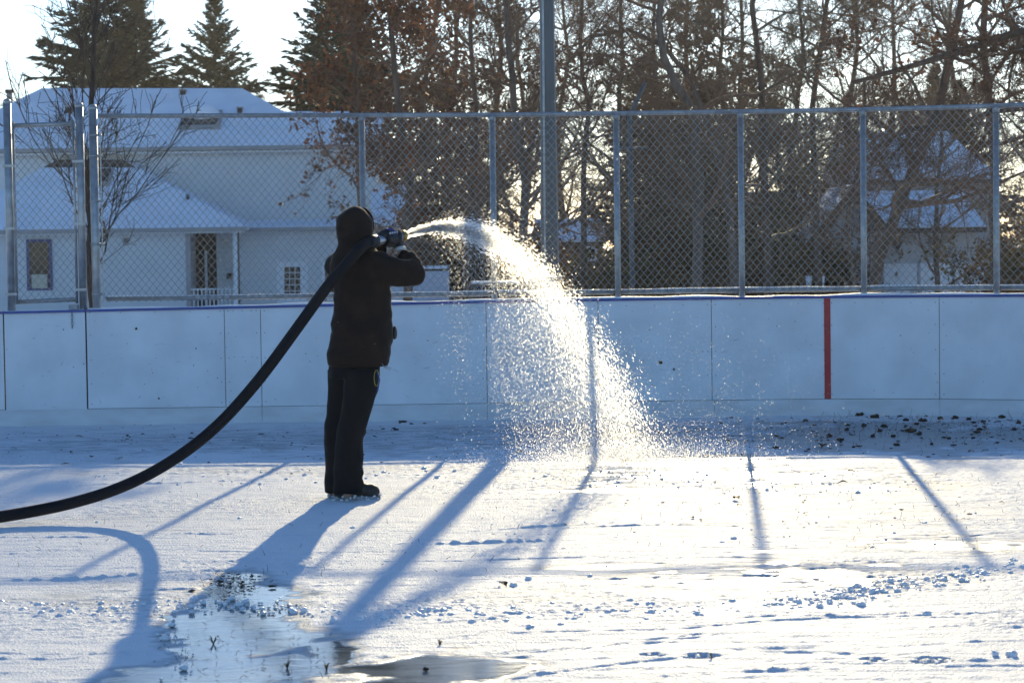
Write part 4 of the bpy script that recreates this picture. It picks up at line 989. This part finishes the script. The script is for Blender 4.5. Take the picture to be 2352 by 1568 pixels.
# continuous body (under the clothes), with a face inside the hood
b = MB()
hc = pp(402, 190, .015)
b.ell(hc, (.078, .095, .115)); b.ell(hc+FD*.035+Vector((0, 0, -.045)), (.06, .06, .065))
b.ell(hc+FD*.115+Vector((0, 0, -.02)), (.015, .018, .022)); b.ell(hc+FD*.10+Vector((0, 0, -.062)), (.022, .016, .008))
sd3 = Vector((FD.y, -FD.x, 0))
for s_ in (-1, 1):
    b.ell(hc+FD*.088+sd3*.033*s_+Vector((0, 0, .022)), (.017, .012, .008)); b.ell(hc+sd3*.085*s_+Vector((0, 0, -.01)), (.012, .02, .03))
b.tube([hc+Vector((-.01, 0, -.06)), pp(395, 310)], .055, 12)
b.loft([ring(820, 310, 500, .11), ring(700, 310, 540, .11), ring(560, 320, 545, .115), ring(420, 310, 540, .12), ring(350, 310, 520, .10), ring(310, 350, 460, .07)])
sh_r, el_r, wr_r = pp(505, 375, -.06), pp(662, 402, -.02), pp(604, 306, .10)
sh_l, el_l, wr_l = pp(345, 370, .10), pp(470, 420, .36), pp(508, 296, .17)
for a, e, w in ((sh_r, el_r, wr_r), (sh_l, el_l, wr_l)): b.tube([a, e, w], [.055, .045, .032], 10); b.ell(e, (.046,)*3); b.ell(a, (.06,)*3)
legR = [(830, 355, 512), (930, 347, 503), (1040, 332, 470), (1110, 320, 447), (1200, 311, 437), (1290, 306, 433), (1340, 303, 439), (1392, 301, 437)]
legL = [(830, 277, 430), (930, 275, 420), (1030, 270, 400), (1080, 260, 392), (1160, 257, 380), (1250, 259, 370), (1340, 262, 368), (1385, 264, 366)]
for lg, dy in ((legR, -.06), (legL, .09)):
    b.tube([pp((l+r)/2, y, dy) for y, l, r in lg] + [pp(347 if dy < 0 else 326, 1400, dy)], [.075, .07, .055, .06, .055, .045, .04, .034, .03], 10)
person = remeshed('person', b, .012, M_SKIN, base=foot, smooth_it=3)
tag(person, 'person in dark hooded jacket spraying water from a hose on the shoulder', 'person')
# jacket with hood
j = MB()
j.loft([ring(*r) for r in person_rings], 32)
j.loft([ring(y, l, r, ry, .0) for y, l, r, ry in [(300, 318, 492, .10), (270, 326, 482, .112), (235, 318, 479, .118), (195, 311, 483, .122), (165, 314, 479, .12), (140, 324, 467, .108), (118, 346, 448, .085), (104, 374, 424, .05), (99, 392, 408, .02)]], 28)
j.tube([pp(500, 372, -.05), pp(560, 392, -.06), pp(630, 402, -.05), pp(658, 398, -.02)], [.095, .092, .090, .088], 16); j.ell(pp(654, 400, -.02), (.086, .085, .088))
j.tube([pp(654, 398, -.01), pp(634, 352, .05), pp(612, 322, .085)], [.085, .064, .046], 14); j.ell(pp(668, 356, .0), (.044, .05, .04)); j.ell(pp(648, 326, .03), (.04, .05, .032)); j.ell(pp(622, 312, .06), (.034, .04, .026))
j.ell(pp(505, 372, -.04), (.10, .10, .10)); j.ell(pp(325, 368, .08), (.085, .10, .09))
j.tube([pp(330, 375, .10), pp(400, 410, .25), pp(470, 420, .36)], [.085, .08, .075], 14); j.ell(pp(470, 420, .36), (.075,)*3)
j.tube([pp(470, 420, .36), pp(500, 330, .22), pp(512, 285, .13)], [.072, .058, .045], 12)
jk = remeshed('jacket', j, .0105, M_JACKET, person, fold=.011, fscale=7, smooth_it=3, stretch=(1, 1, 1.6))
rim = MB(); hcc = pp(392, 186, 0)+FD*.088
rim.tube([hcc + (sd3*math.cos(t)*.078+Vector((0, 0, 1))*math.sin(t)*.10)*1. for t in np.linspace(0, 2*math.pi, 21)], .012, 8, False)
rim.build('hood_rim', M_JACKET, jk, True)
pk = pp(578, 668, .03); MB().ell(pk, (.017, .03, .042)).build('hip_pouch', M_GLOVE, person, True)
hem = MB(); l = [ring(806, 282, 550, .153), ring(818, 283, 548, .152)]; hem.loft(l, 32); hem.build('jacket_hem', M_JACKET, jk, True)
# drawcord loop and keys at the hip
cd_ = MB().tube([pp(520, 806, -.10), pp(540, 828, -.12), pp(560, 836, -.12), pp(564, 828, -.12), pp(545, 822, -.12), pp(528, 826, -.12)], .0025, 5).build('drawcord', M_GUTTER, jk, True)
kr = MB().tube([pp(497+11*math.cos(t), 872+36*math.sin(t), -.16) for t in np.linspace(0, 6.28, 14)], .0022, 5, False).build('key_loop', mk('strap_yellow', (.42, .33, .03), .5), person, True)
MB().tube([pp(500, 845, -.162), pp(511, 880, -.165), pp(500, 935, -.16)], .004, 5).build('key_strap', M_GLOVEB, person, True)
# trousers
t_ = MB()
for lg, dy, ry in ((legR, -.06, (.115, .11, .10, .10, .095, .092, .092, .095)), (legL, .09, (.11, .105, .095, .095, .09, .088, .088, .09))):
    t_.loft([ring(y, l, r, ry[i], dy) for i, (y, l, r) in enumerate(lg)], 24)
t_.loft([ring(870, 280, 508, .13), ring(830, 280, 514, .135), ring(780, 285, 525, .13)], 28)
for (x, y, dy) in ((432, 1345, -.07), (428, 1300, -.06), (440, 1115, -.05)): t_.ell(pp(x, y, dy), (.018, .03, .03))
remeshed('trousers', t_, .0105, M_PANTS, person, fold=.012, fscale=8, smooth_it=2, stretch=(1, 1, .7))
# boots
def boot(x0, x1, dy, tw):
    a = pp(x0, 1428, dy); c = pp(x1, 1428, dy); a.z = c.z = 0; c.y += tw; d = (c-a); L_ = d.length; d.normalize(); s = Vector((-d.y, d.x, 0)); Zv = Vector((0, 0, 1))
    rot = Matrix((d, s, Zv)).transposed()
    q = MB(); q.ell(a+d*.06+Zv*.065, (.06, .045, .06), rot=rot); q.ell(a+d*(L_-.06)+Zv*.052, (.062, .052, .048), rot=rot); q.ell(a+d*L_*.55+Zv*.06, (.10, .045, .045), rot=rot)
    q.tube([a+d*.065+Zv*.05, a+d*.06+Zv*.16], [.055, .058], 14); q.tube([a+d*.08+Zv*.10, a+d*(L_-.10)+Zv*.062], [.055, .045], 12)
    bo = remeshed('boot', q, .008, M_BOOT, person, fold=.003, fscale=22, smooth_it=2)
    pts = []
    for t in np.linspace(0, 2*math.pi, 28, endpoint=False):
        u = math.cos(t); w = math.sin(t)*(.045+.008*u)
        pts.append(a+d*(L_/2+u*(L_/2+.004))+s*w*(1.0 if abs(u) > .5 else .92)+Zv*(-.004))
    MB().prism(pts, (0, 0, .034)).build('sole', M_SOLE, bo)
    la = MB()
    for k in range(4): la.tube([a+d*(L_-.13-.022*k)+s*.03+Zv*(.098+.010*k), a+d*(L_-.12-.022*k)-s*.03+Zv*(.098+.010*k)], .004, 5)
    la.build('laces', M_GUTTER, bo, True)
    sn = MB(); rr = random.Random(int(x0))
    for k in range(34):
        t = rr.uniform(.0, 6.28); u = math.cos(t); sn.ell(a+d*(L_/2+u*(L_/2+.002))+s*math.sin(t)*.052+Zv*rr.uniform(.0, .035), (rr.uniform(.004, .012), rr.uniform(.004, .010), rr.uniform(.004, .009)), 6, 4)
    tag(sn.build('stuck_snow', M_SNOWC, bo, True), kind='stuff')
boot(303, 510, -.05, .05); boot(281, 455, .09, .10)

# ---- hose and nozzle
nA, nB = pp(455, 262, -.10), pp(622, 232, .20)
nd = (nB-nA).normalized()
hp = [(-520, 1216, 12.45), (-260, 1206, 12.60), (-60, 1196, 12.78), (60, 1177, 12.95), (160, 1157, 13.1), (270, 1124, 13.25), (380, 1070, 13.42), (490, 990, 13.55), (590, 880, 13.64), (680, 757, 13.70), (755, 652, 13.72)]
hpts = [at(*p) for p in hp]
for p in hpts: p.z = max(p.z, .040)
hpts += [pp(352, 372, -.245), pp(400, 312, -.225), pp(430, 280, -.17), nA, nA+nd*.06]
def smooth_path(p, it=3):
    for _ in range(it):
        q = [p[0]]
        for a, b_ in zip(p[:-1], p[1:]): q += [a*.75+b_*.25, a*.25+b_*.75]
        p = q+[p[-1]]
    return p
hs = smooth_path(hpts, 3)
hose = thing('water_hose', hs[0], 'thick black water hose curving from the ice over the shoulder', 'hose')
MB().tube(hs, .0345, 16).build('tube', M_RUBBER, hose, True)
MB().tube([nA+nd*.02, nA+nd*.08], .040, 14).build('coupling', M_GLOVE, hose, True)
nz = MB().tube([nA+nd*.06, nA+nd*.2, nB-nd*.06, nB-nd*.035], [.030, .024, .027, .033], 16).build('nozzle', M_ALU, hose, True)
MB().tube([nB-nd*.035, nB-nd*.01, nB], [.037, .037, .031], 16).build('nozzle_tip', M_BRASS, nz, True)
# gloves closed round the nozzle
def glove(c, n, e1, wrist, cuffmat):
    e1 = (e1-n*e1.dot(n)).normalized(); e2 = n.cross(e1)
    def q(t, th, r): return c+n*t+(e1*math.cos(th)+e2*math.sin(th))*r
    g_ = MB(); rot = Matrix((n, e2, e1)).transposed()
    g_.ell(c+e1*.045, (.048, .036, .022), rot=rot)
    for t, sc, end in ((-.034, .85, 3.3), (-.012, 1., 3.7), (.011, 1.05, 3.8), (.033, .95, 3.6)):
        pts = [q(t, th, r) for th, r in zip(np.linspace(.5, end, 6), (.048, .050, .046, .043, .041, .040))]
        g_.tube(pts, [.0145*sc, .015*sc, .014*sc, .013*sc, .012*sc, .010*sc], 9); g_.ell(pts[-1], (.011*sc,)*3); g_.ell(pts[1], (.0155*sc,)*3)
    pts = [q(-.03, -.5, .046), q(-.02, -1.1, .047), q(.0, -1.8, .043), q(.012, -2.3, .041)]
    g_.tube(pts, [.018, .017, .014, .011], 9); g_.ell(pts[-1], (.012,)*3)
    wd = (wrist-(c+e1*.045)); g_.tube([c+e1*.045, wrist], [.032, .036], 12)
    go = remeshed('glove', g_, .0055, M_GLOVE, person, smooth_it=2, fold=.0015, fscale=40)
    wn_ = wd.normalized(); MB().tube([wrist-wn_*.020, wrist+wn_*.004], [.037, .041], 16).build('cuff', M_GLOVEW, go, True)
    for k in (-.014, .010):
        MB().tube([q(k-.018, -.15, .066), q(k, .15, .069), q(k+.014, .5, .066), q(k+.004, .8, .0655)], .0040, 6).build('stripe', M_GLOVEB, go, True)
    kn = MB()
    for t in (-.034, -.012, .011, .033): kn.ell(q(t, .55, .064), (.007, .007, .007), 8, 6)
    kn.build('knuckle_pad', M_GLOVEW, go, True)
glove(nA+nd*.20, nd, Vector((-.25, -.8, .55)), pp(497, 252, .02), M_GLOVEW)
glove(nA+nd*.285, nd, Vector((.1, -.35, -.9)), pp(603, 300, .115), M_GLOVEW)

# ================================================================== WATER
g = np.random.default_rng(81); N0 = np.array(nB); az = math.radians(36)
V0 = np.array([math.sin(az)*3.85, math.cos(az)*3.85, 1.02]); G_ = 9.81
def fly(n, tb, k, t, spread, eject=.35):
    v = V0[None]*(1+g.normal(0, spread, (n, 1))) + g.normal(0, 1, (n, 3))*spread*7
    p = N0[None]+v*tb[:, None]; p[:, 2] -= .5*G_*tb**2; vb = v.copy(); vb[:, 2] -= G_*tb
    vb += g.normal(0, eject, (n, 3))
    tau = np.maximum(t-tb, 0)[:, None]; k = k[:, None]; e = np.exp(-k*tau)
    pos = p+vb*(1-e)/k; vel = vb*e
    pos[:, 2:] += -G_*(tau/k-(1-e)/k**2); vel[:, 2:] += -G_*(1-e)/k
    bef = t < tb; pb_ = N0[None]+v*t[:, None]; pb_[:, 2] -= .5*G_*t**2
    pos[bef] = pb_[bef]; vv = v.copy(); vv[:, 2] -= G_*t; vel[bef] = vv[bef]
    return pos, vel
PS = []; VS = []; RS = []
def put(pos, vel, r, lo=.01):
    m_ = pos[:, 2] > lo; PS.append(pos[m_]); VS.append(vel[m_]); RS.append(r[m_])
# main stream, its rim of big drops
n = 20000; t = g.uniform(0, .76, n); put(*fly(n, g.uniform(.1, .7, n), g.uniform(.1, .6, n), t, .02, .12), np.clip(g.lognormal(math.log(.0017), .45, n), .0008, .005))
n = 4600; t = .25*g.random(n)**1.1; put(*fly(n, t+1, np.full(n, .3), t, .026), np.clip(g.lognormal(math.log(.0030), .35, n), .0015, .006))
# curtain of slower drops falling from the stream
n = 44000; tb = .10+.54*g.beta(1.5, 1.35, n); t = tb+g.uniform(0, 1.0, n)**.9; put(*fly(n, tb, g.uniform(1.2, 7, n), t, .025, .22), np.clip(g.lognormal(math.log(.00112), .45, n), .0006, .004))
n = 8000; tb = .03+.15*g.random(n); t = tb+g.uniform(0, 1.0, n); put(*fly(n, tb, g.uniform(2.5, 9, n), t, .06, .4), np.clip(g.lognormal(math.log(.0011), .3, n), .0006, .003))
# splash mist where it lands and drift to the right
ic = ground(1430, 1055)
n = 26000; pos = np.stack([ic.x+g.normal(0, .45, n), ic.y+g.normal(0, .38, n), .004+g.exponential(.05, n)], -1); put(pos, g.normal(0, 1, (n, 3))*[.5, .5, 1.2], np.clip(g.lognormal(math.log(.0013), .35, n), .0006, .003), .002)
n = 5000; pos = np.stack([ic.x+.5+g.normal(0, .6, n), ic.y+g.normal(.4, .8, n), .02+g.exponential(.28, n)], -1); put(pos, g.normal(0, 1, (n, 3))*[1.2, .5, .6], np.clip(g.lognormal(math.log(.0009), .3, n), .0005, .002))
n = 450; pos = np.stack([g.uniform(-3.5, 4, n), g.uniform(13, 19, n), g.uniform(.1, 3.2, n)], -1); put(pos, np.array([[1.5, .2, .5]])*np.ones((n, 1))+g.normal(0, .3, (n, 3)), np.full(n, .0012))
pos = np.concatenate(PS); vel = np.concatenate(VS); rad = np.concatenate(RS); n = len(pos)
d = unit(vel); a = unit(np.cross(d, np.array([.3, .8, .52]))); bb = np.cross(d, a)
ln = rad*np.clip(1.5+.7*np.linalg.norm(vel, axis=1), 1.5, 4.6)
R_ = rad[:, None]; L_ = ln[:, None]
vv = np.stack([pos+d*L_, pos+a*R_, pos-a*R_*.5+bb*R_*.87, pos-a*R_*.5-bb*R_*.87, pos-d*L_], 1).reshape(-1, 3)
q = np.array([[0, 1, 2], [0, 2, 3], [0, 3, 1], [4, 2, 1], [4, 3, 2], [4, 1, 3]])
spray = obj('water_spray', vv, (np.arange(n)[:, None, None]*5+q[None]).reshape(-1, 3), M_WATER, smooth=True, base=nB)
tag(spray, 'sunlit spray of water arcing from the nozzle down to the ice', 'water spray', kind='stuff')
# solid core of the jet
core = []; rr = []
for t in np.linspace(0, .05, 8):
    core.append(Vector(N0+V0*t-np.array([0, 0, .5*G_*t*t]))); rr.append(.020+.25*t)
mb = MB().tube(core, rr, 20); jc = mb.build('jet_core', M_WATER, spray, True)
for v_ in jc.data.vertices:
    q_ = v_.co*26; v_.co += v_.normal*(mnoise.noise(q_)*.012)

# ================================================================== LOOSE SNOW, DIRT, LEAVES, GRASS
def lump(seed, rough=.35, sub=2, squash=.7):
    bm = bmesh.new(); bmesh.ops.create_icosphere(bm, subdivisions=sub, radius=1.)
    for v_ in bm.verts:
        k = 1+rough*mnoise.noise(v_.co*1.7+Vector((seed*7.3, 0, 0)))+rough*.6*mnoise.noise(v_.co*4+Vector((0, seed*3.1, 0)))
        v_.co *= k; v_.co.z *= squash
    me = bpy.data.meshes.new('lump'); bm.to_mesh(me); bm.free(); me.polygons.foreach_set('use_smooth', [True]*len(me.polygons)); return me
g = np.random.default_rng(91)
base_l = [lump(i, .5, 1 if i > 3 else 2, .75) for i in range(8)]
lv_ = [np.array([v_.co[:] for v_ in m_.vertices]) for m_ in base_l]; lf_ = [np.array([p.vertices[:] for p in m_.polygons]) for m_ in base_l]
def scatter(name, spots_, mat, label):
    V = []; Fq = []; off = 0
    for (x, y, z, r) in spots_:
        k = g.integers(0, 4); th = g.uniform(0, 6.28); c, s = math.cos(th), math.sin(th)
        v = lv_[k]*[1, 1, g.uniform(.6, 1.1)]*r; v = v@np.array([[c, s, 0], [-s, c, 0], [0, 0, 1]])+[x, y, z+r*.3]
        V.append(v); Fq.append(lf_[k]+off); off += len(v)
    o = obj(name, np.concatenate(V), np.concatenate(Fq), mat, smooth=True); tag(o, label, 'snow', kind='stuff'); return o
sp_ = []
def band(pts, n, sy, rm, rs_=.62, rmax=.022):
    for _ in range(n):
        t = g.uniform(0, len(pts)-1); i = int(t); f_ = t-i
        px = pts[i][0]*(1-f_)+pts[i+1][0]*f_; py = pts[i][1]*(1-f_)+pts[i+1][1]*f_
        p = ground(px+g.normal(0, 20), py+g.normal(0, sy)); sp_.append((p.x, p.y, -.002, .78*min(rmax, g.lognormal(math.log(rm), rs_))))
band([(-60, 1395), (200, 1400), (420, 1385), (620, 1395), (850, 1405), (1100, 1405), (1300, 1410), (1500, 1405), (1760, 1395), (1900, 1375), (2000, 1355), (2120, 1335), (2250, 1315), (2400, 1290)], 1500, 10, .0058)
band([(1880, 1378), (2000, 1358), (2150, 1328), (2250, 1312), (2360, 1295)], 110, 6, .009)
band([(800, 1415), (1000, 1412), (1300, 1416), (1480, 1402)], 110, 9, .0085)
band([(360, 1430), (430, 1490), (370, 1545)], 45, 26, .006)
band([(1250, 1085), (1500, 1100), (1800, 1110), (2100, 1105)], 400, 14, .005)
band([(-50, 1250), (600, 1260), (1200, 1200), (1800, 1230), (2400, 1200)], 260, 70, .0045)
band([(-50, 1090), (400, 1100), (900, 1085), (1300, 1090)], 120, 16, .007)
for (px, py, r) in [(2325, 1505, .022), (2285, 1503, .014), (2128, 1412, .02), (1217, 1441, .018), (1180, 1346, .02), (380, 1468, .018), (395, 1437, .016), (1213, 1332, .018)]:
    p = ground(px, py); sp_.append((p.x, p.y, 0, r))
scatter('snow_crumbs', sp_, M_SNOWC, 'loose snow crumbs in ragged bands across the ice')

# dirt clods and leaves: single things
dirtm = [lump(20+i, .7, 2, .55) for i in range(5)]
for m_ in dirtm: m_.materials.append(M_DIRT); m_.name = 'dirt_clod'
def leafm(seed):
    r = random.Random(seed); n = 7; mid = [(0, -1+2*i/(n-1), .25*math.sin(3*i/(n-1))) for i in range(n)]
    vs = []; fs = []
    for i in range(n):
        w = .55*math.sin(math.pi*(i+.15)/(n-.7))*(.7+.5*r.random())
        vs += [(-w, mid[i][1], mid[i][2]+.35*w*r.random()), (0, mid[i][1], mid[i][2]), (w, mid[i][1], mid[i][2]+.5*w*r.random())]
    for i in range(n-1):
        for k in (0, 1): fs.append((i*3+k, i*3+k+1, (i+1)*3+k+1, (i+1)*3+k))
    top = [(x, y, z+.03) for x, y, z in vs]; m = len(vs)
    fs2 = [tuple(reversed(f_)) for f_ in fs] + [tuple(q_+m for q_ in f_) for f_ in fs]
    me = bpy.data.meshes.new('dead_leaf'); me.from_pydata(vs+top, [], fs2); me.materials.append(M_LEAFD); me.update(); return me
leafs = [leafm(i) for i in range(4)]
def drop(me, name, px, py, r, label, cat, group, ry=1., rz=None):
    p = ground(px, py); o = bpy.data.objects.new(name, me); COL.objects.link(o)
    o.location = (p.x, p.y, r*.22); o.scale = (r*g.uniform(.8, 1.4), r, r*ry); o.rotation_euler = (g.uniform(-.2, .2), g.uniform(-.2, .2), g.uniform(0, 6.28) if rz is None else rz)
    ORG[o.name] = o.location.copy(); tag(o, label, cat, group)
LC = 'dark clod of dirt and dead leaves frozen to the ice beside the boards'
GC = 'dirt clods along the boards'
for (px, py, r) in [(1818, 950, .05), (1878, 951, .035), (1920, 950, .07), (1975, 952, .075), (2010, 958, .06), (2065, 948, .055), (2130, 946, .05), (2118, 966, .055), (2160, 960, .04), (2195, 958, .04), (2225, 962, .04), (2258, 967, .035), (2300, 958, .045), (2340, 970, .04),
                    (2030, 978, .035), (2112, 995, .035), (2080, 965, .04), (1945, 985, .03), (2005, 1000, .03), (2052, 1000, .03), (1985, 975, .03), (2250, 985, .03), (2330, 985, .03), (2180, 1005, .025), (2235, 1005, .025), (1930, 1008, .03), (1870, 975, .025),
                    (1905, 1000, .03), (2290, 1015, .02), (2060, 1020, .03), (1960, 1025, .02), (2140, 1018, .02), (2020, 988, .03), (1850, 965, .03), (2105, 972, .03)]:
    drop(dirtm[g.integers(0, 5)], 'dirt_clod', px, py+2, r*.62, LC, 'clod', GC, 1.35)
for (px, py, r) in [(963, 958, .03), (925, 968, .05), (945, 972, .035), (1000, 957, .02), (905, 982, .025), (880, 983, .02), (1320, 962, .03), (1430, 970, .02), (860, 1000, .018), (1208, 960, .025), (910, 985, .03)]:
    drop(dirtm[g.integers(0, 5)], 'dirt_clod', px, py+2, r*.6, 'brown clod on the ice between the person and the spray', 'clod', 'dirt clods right of the person', .8)
for (px, py, r) in [(182, 1005, .035), (30, 1030, .02), (140, 1035, .02), (210, 1050, .025), (150, 1068, .03), (330, 1035, .02), (270, 1055, .02), (400, 1005, .02), (600, 1000, .03), (560, 1030, .025), (650, 1005, .025), (700, 1030, .022), (300, 1020, .018)]:
    drop(leafs[g.integers(0, 4)], 'dead_leaf', px, py, r, 'dead brown leaf on the shaded ice left of the person', 'leaf', 'dead leaves left of the person', .8)
for (px, py, r) in [(1935, 1112, .035), (1692, 1148, .04), (1698, 1162, .02), (1890, 1028, .05), (1745, 1030, .03), (1955, 1085, .03), (1830, 1115, .02), (1850, 1180, .016), (1845, 1155, .018), (1700, 1048, .03), (2230, 1040, .03), (2262, 1038, .03), (1590, 1190, .018), (1610, 1195, .016), (2300, 1155, .016), (1800, 1200, .014)]:
    drop(leafs[g.integers(0, 4)], 'dead_leaf', px, py, r, 'dark curled leaf on the sunlit ice right of the spray', 'leaf', 'dead leaves right of the spray', 1.2)
drop(leafs[0], 'dead_leaf', 1155, 1346, .03, 'curled leaf standing out in the snow crumb band', 'leaf', None, 1.4, .6)
drop(dirtm[1], 'dirt_clod', 977, 1537, .012, 'lone dark clod in the bottom puddle', 'clod', None, 1.3)
# litter too small to count, and dry grass poking through the ice
V = []; Fq = []; off = 0
def litter(px, py, r):
    global off
    p = ground(px, py); k = g.integers(4, 8); v = lv_[k][:, :]*[r*g.uniform(.6, 1.8), r, r*.5]+[p.x, p.y, r*.2]; V.append(v); Fq.append(lf_[k]+off); off += len(v)
for _ in range(620): litter(g.uniform(1650, 2400), g.normal(982, 28), g.lognormal(math.log(.007), .5))
for _ in range(420): litter(g.uniform(-30, 1700), g.normal(1010, 26), g.lognormal(math.log(.006), .5))
for _ in range(110): litter(g.normal(545, 38), g.normal(1343, 13), g.lognormal(math.log(.0052), .5))
for _ in range(90): litter(g.uniform(1400, 2300), g.normal(1140, 45), g.lognormal(math.log(.005), .4))
tag(obj('dirt_litter', np.concatenate(V), np.concatenate(Fq), M_DIRT, smooth=True), 'fine dark dirt and leaf litter scattered over the ice', 'litter', kind='stuff')
def sprigs(n, fpx, fpy, hm):
    S_ = np.array([ground(fpx(), fpy())[:] for _ in range(n)]); d = unit(np.stack([g.normal(0, .6, n), g.normal(0, .4, n), g.uniform(.4, 1.2, n)], -1))
    return polyl(S_, d, g.uniform(.4, 1.3, n)*hm, 4, .25, -.05, g)
Ps = np.concatenate([sprigs(70, lambda: g.uniform(350, 760), lambda: g.uniform(1420, 1560), .022), sprigs(130, lambda: g.uniform(1400, 2350), lambda: g.uniform(1090, 1260), .03),
                     sprigs(200, lambda: g.uniform(1800, 2400), lambda: g.normal(985, 22), .07), sprigs(90, lambda: g.uniform(0, 1300), lambda: g.uniform(1080, 1330), .03), sprigs(60, lambda: g.normal(540, 35), lambda: g.normal(1335, 12), .03)])
Rs = np.linspace(.0016, .0008, 4)[None]*np.ones((len(Ps), 1))
v, f = lines_to_mesh([(Ps, Rs, 3)])
tag(obj('dry_grass', v, f, M_STRAW), 'dry grass stalks poking through ice and puddles', 'grass', kind='stuff')
twm = []
for (px, py, L0) in [(490, 1475, .05), (750, 1535, .035), (660, 1530, .04), (1010, 1480, .03), (1635, 1510, .025)]:
    p = ground(px, py); q_ = MB()
    for k in range(5):
        th = g.uniform(0, 6.28); e = p+Vector((math.cos(th)*L0*.5, math.sin(th)*L0*.6, L0*g.uniform(.1, .7))); q_.tube([p+Vector((0, 0, -.005)), (p+e)/2+Vector((0, 0, .01)), e], [.0025, .002, .001], 5)
    o = q_.build('twig', M_STRAW, None, True, base=p); tag(o, None, 'twig')
    twm.append((o, px))
for (o, px), lab in zip(twm, ('star shaped twig standing in the middle of the blue puddle', 'forked twig near the bottom edge of the puddle, right', 'small twig near the bottom edge of the puddle, left', 'pale twig at the far edge of the brown puddle', 'tiny twig in the bright snow near the boot prints')):
    tag(o, lab)

# ================================================================== THIN HAZE ADDED TO IMITATE LENS GLARE
HM = bpy.data.materials.new('glare_haze'); HM.use_nodes = True; t = HM.node_tree
for n_ in list(t.nodes):
    if n_.type == 'BSDF_PRINCIPLED': t.nodes.remove(n_)
pv = t.nodes.new('ShaderNodeVolumePrincipled'); pv.inputs['Density'].default_value = .00018; pv.inputs['Anisotropy'].default_value = .6; pv.inputs['Color'].default_value = (.95, .95, .95, 1)
t.links.new(pv.outputs[0], t.nodes['Material Output'].inputs['Volume'])
hz = MB().box((-410, -70, -3), (410, 710, 26)).build('glare_haze', HM); tag(hz, 'thin veil added over the rink and street to imitate lens glare', 'glare_haze', kind='stuff')
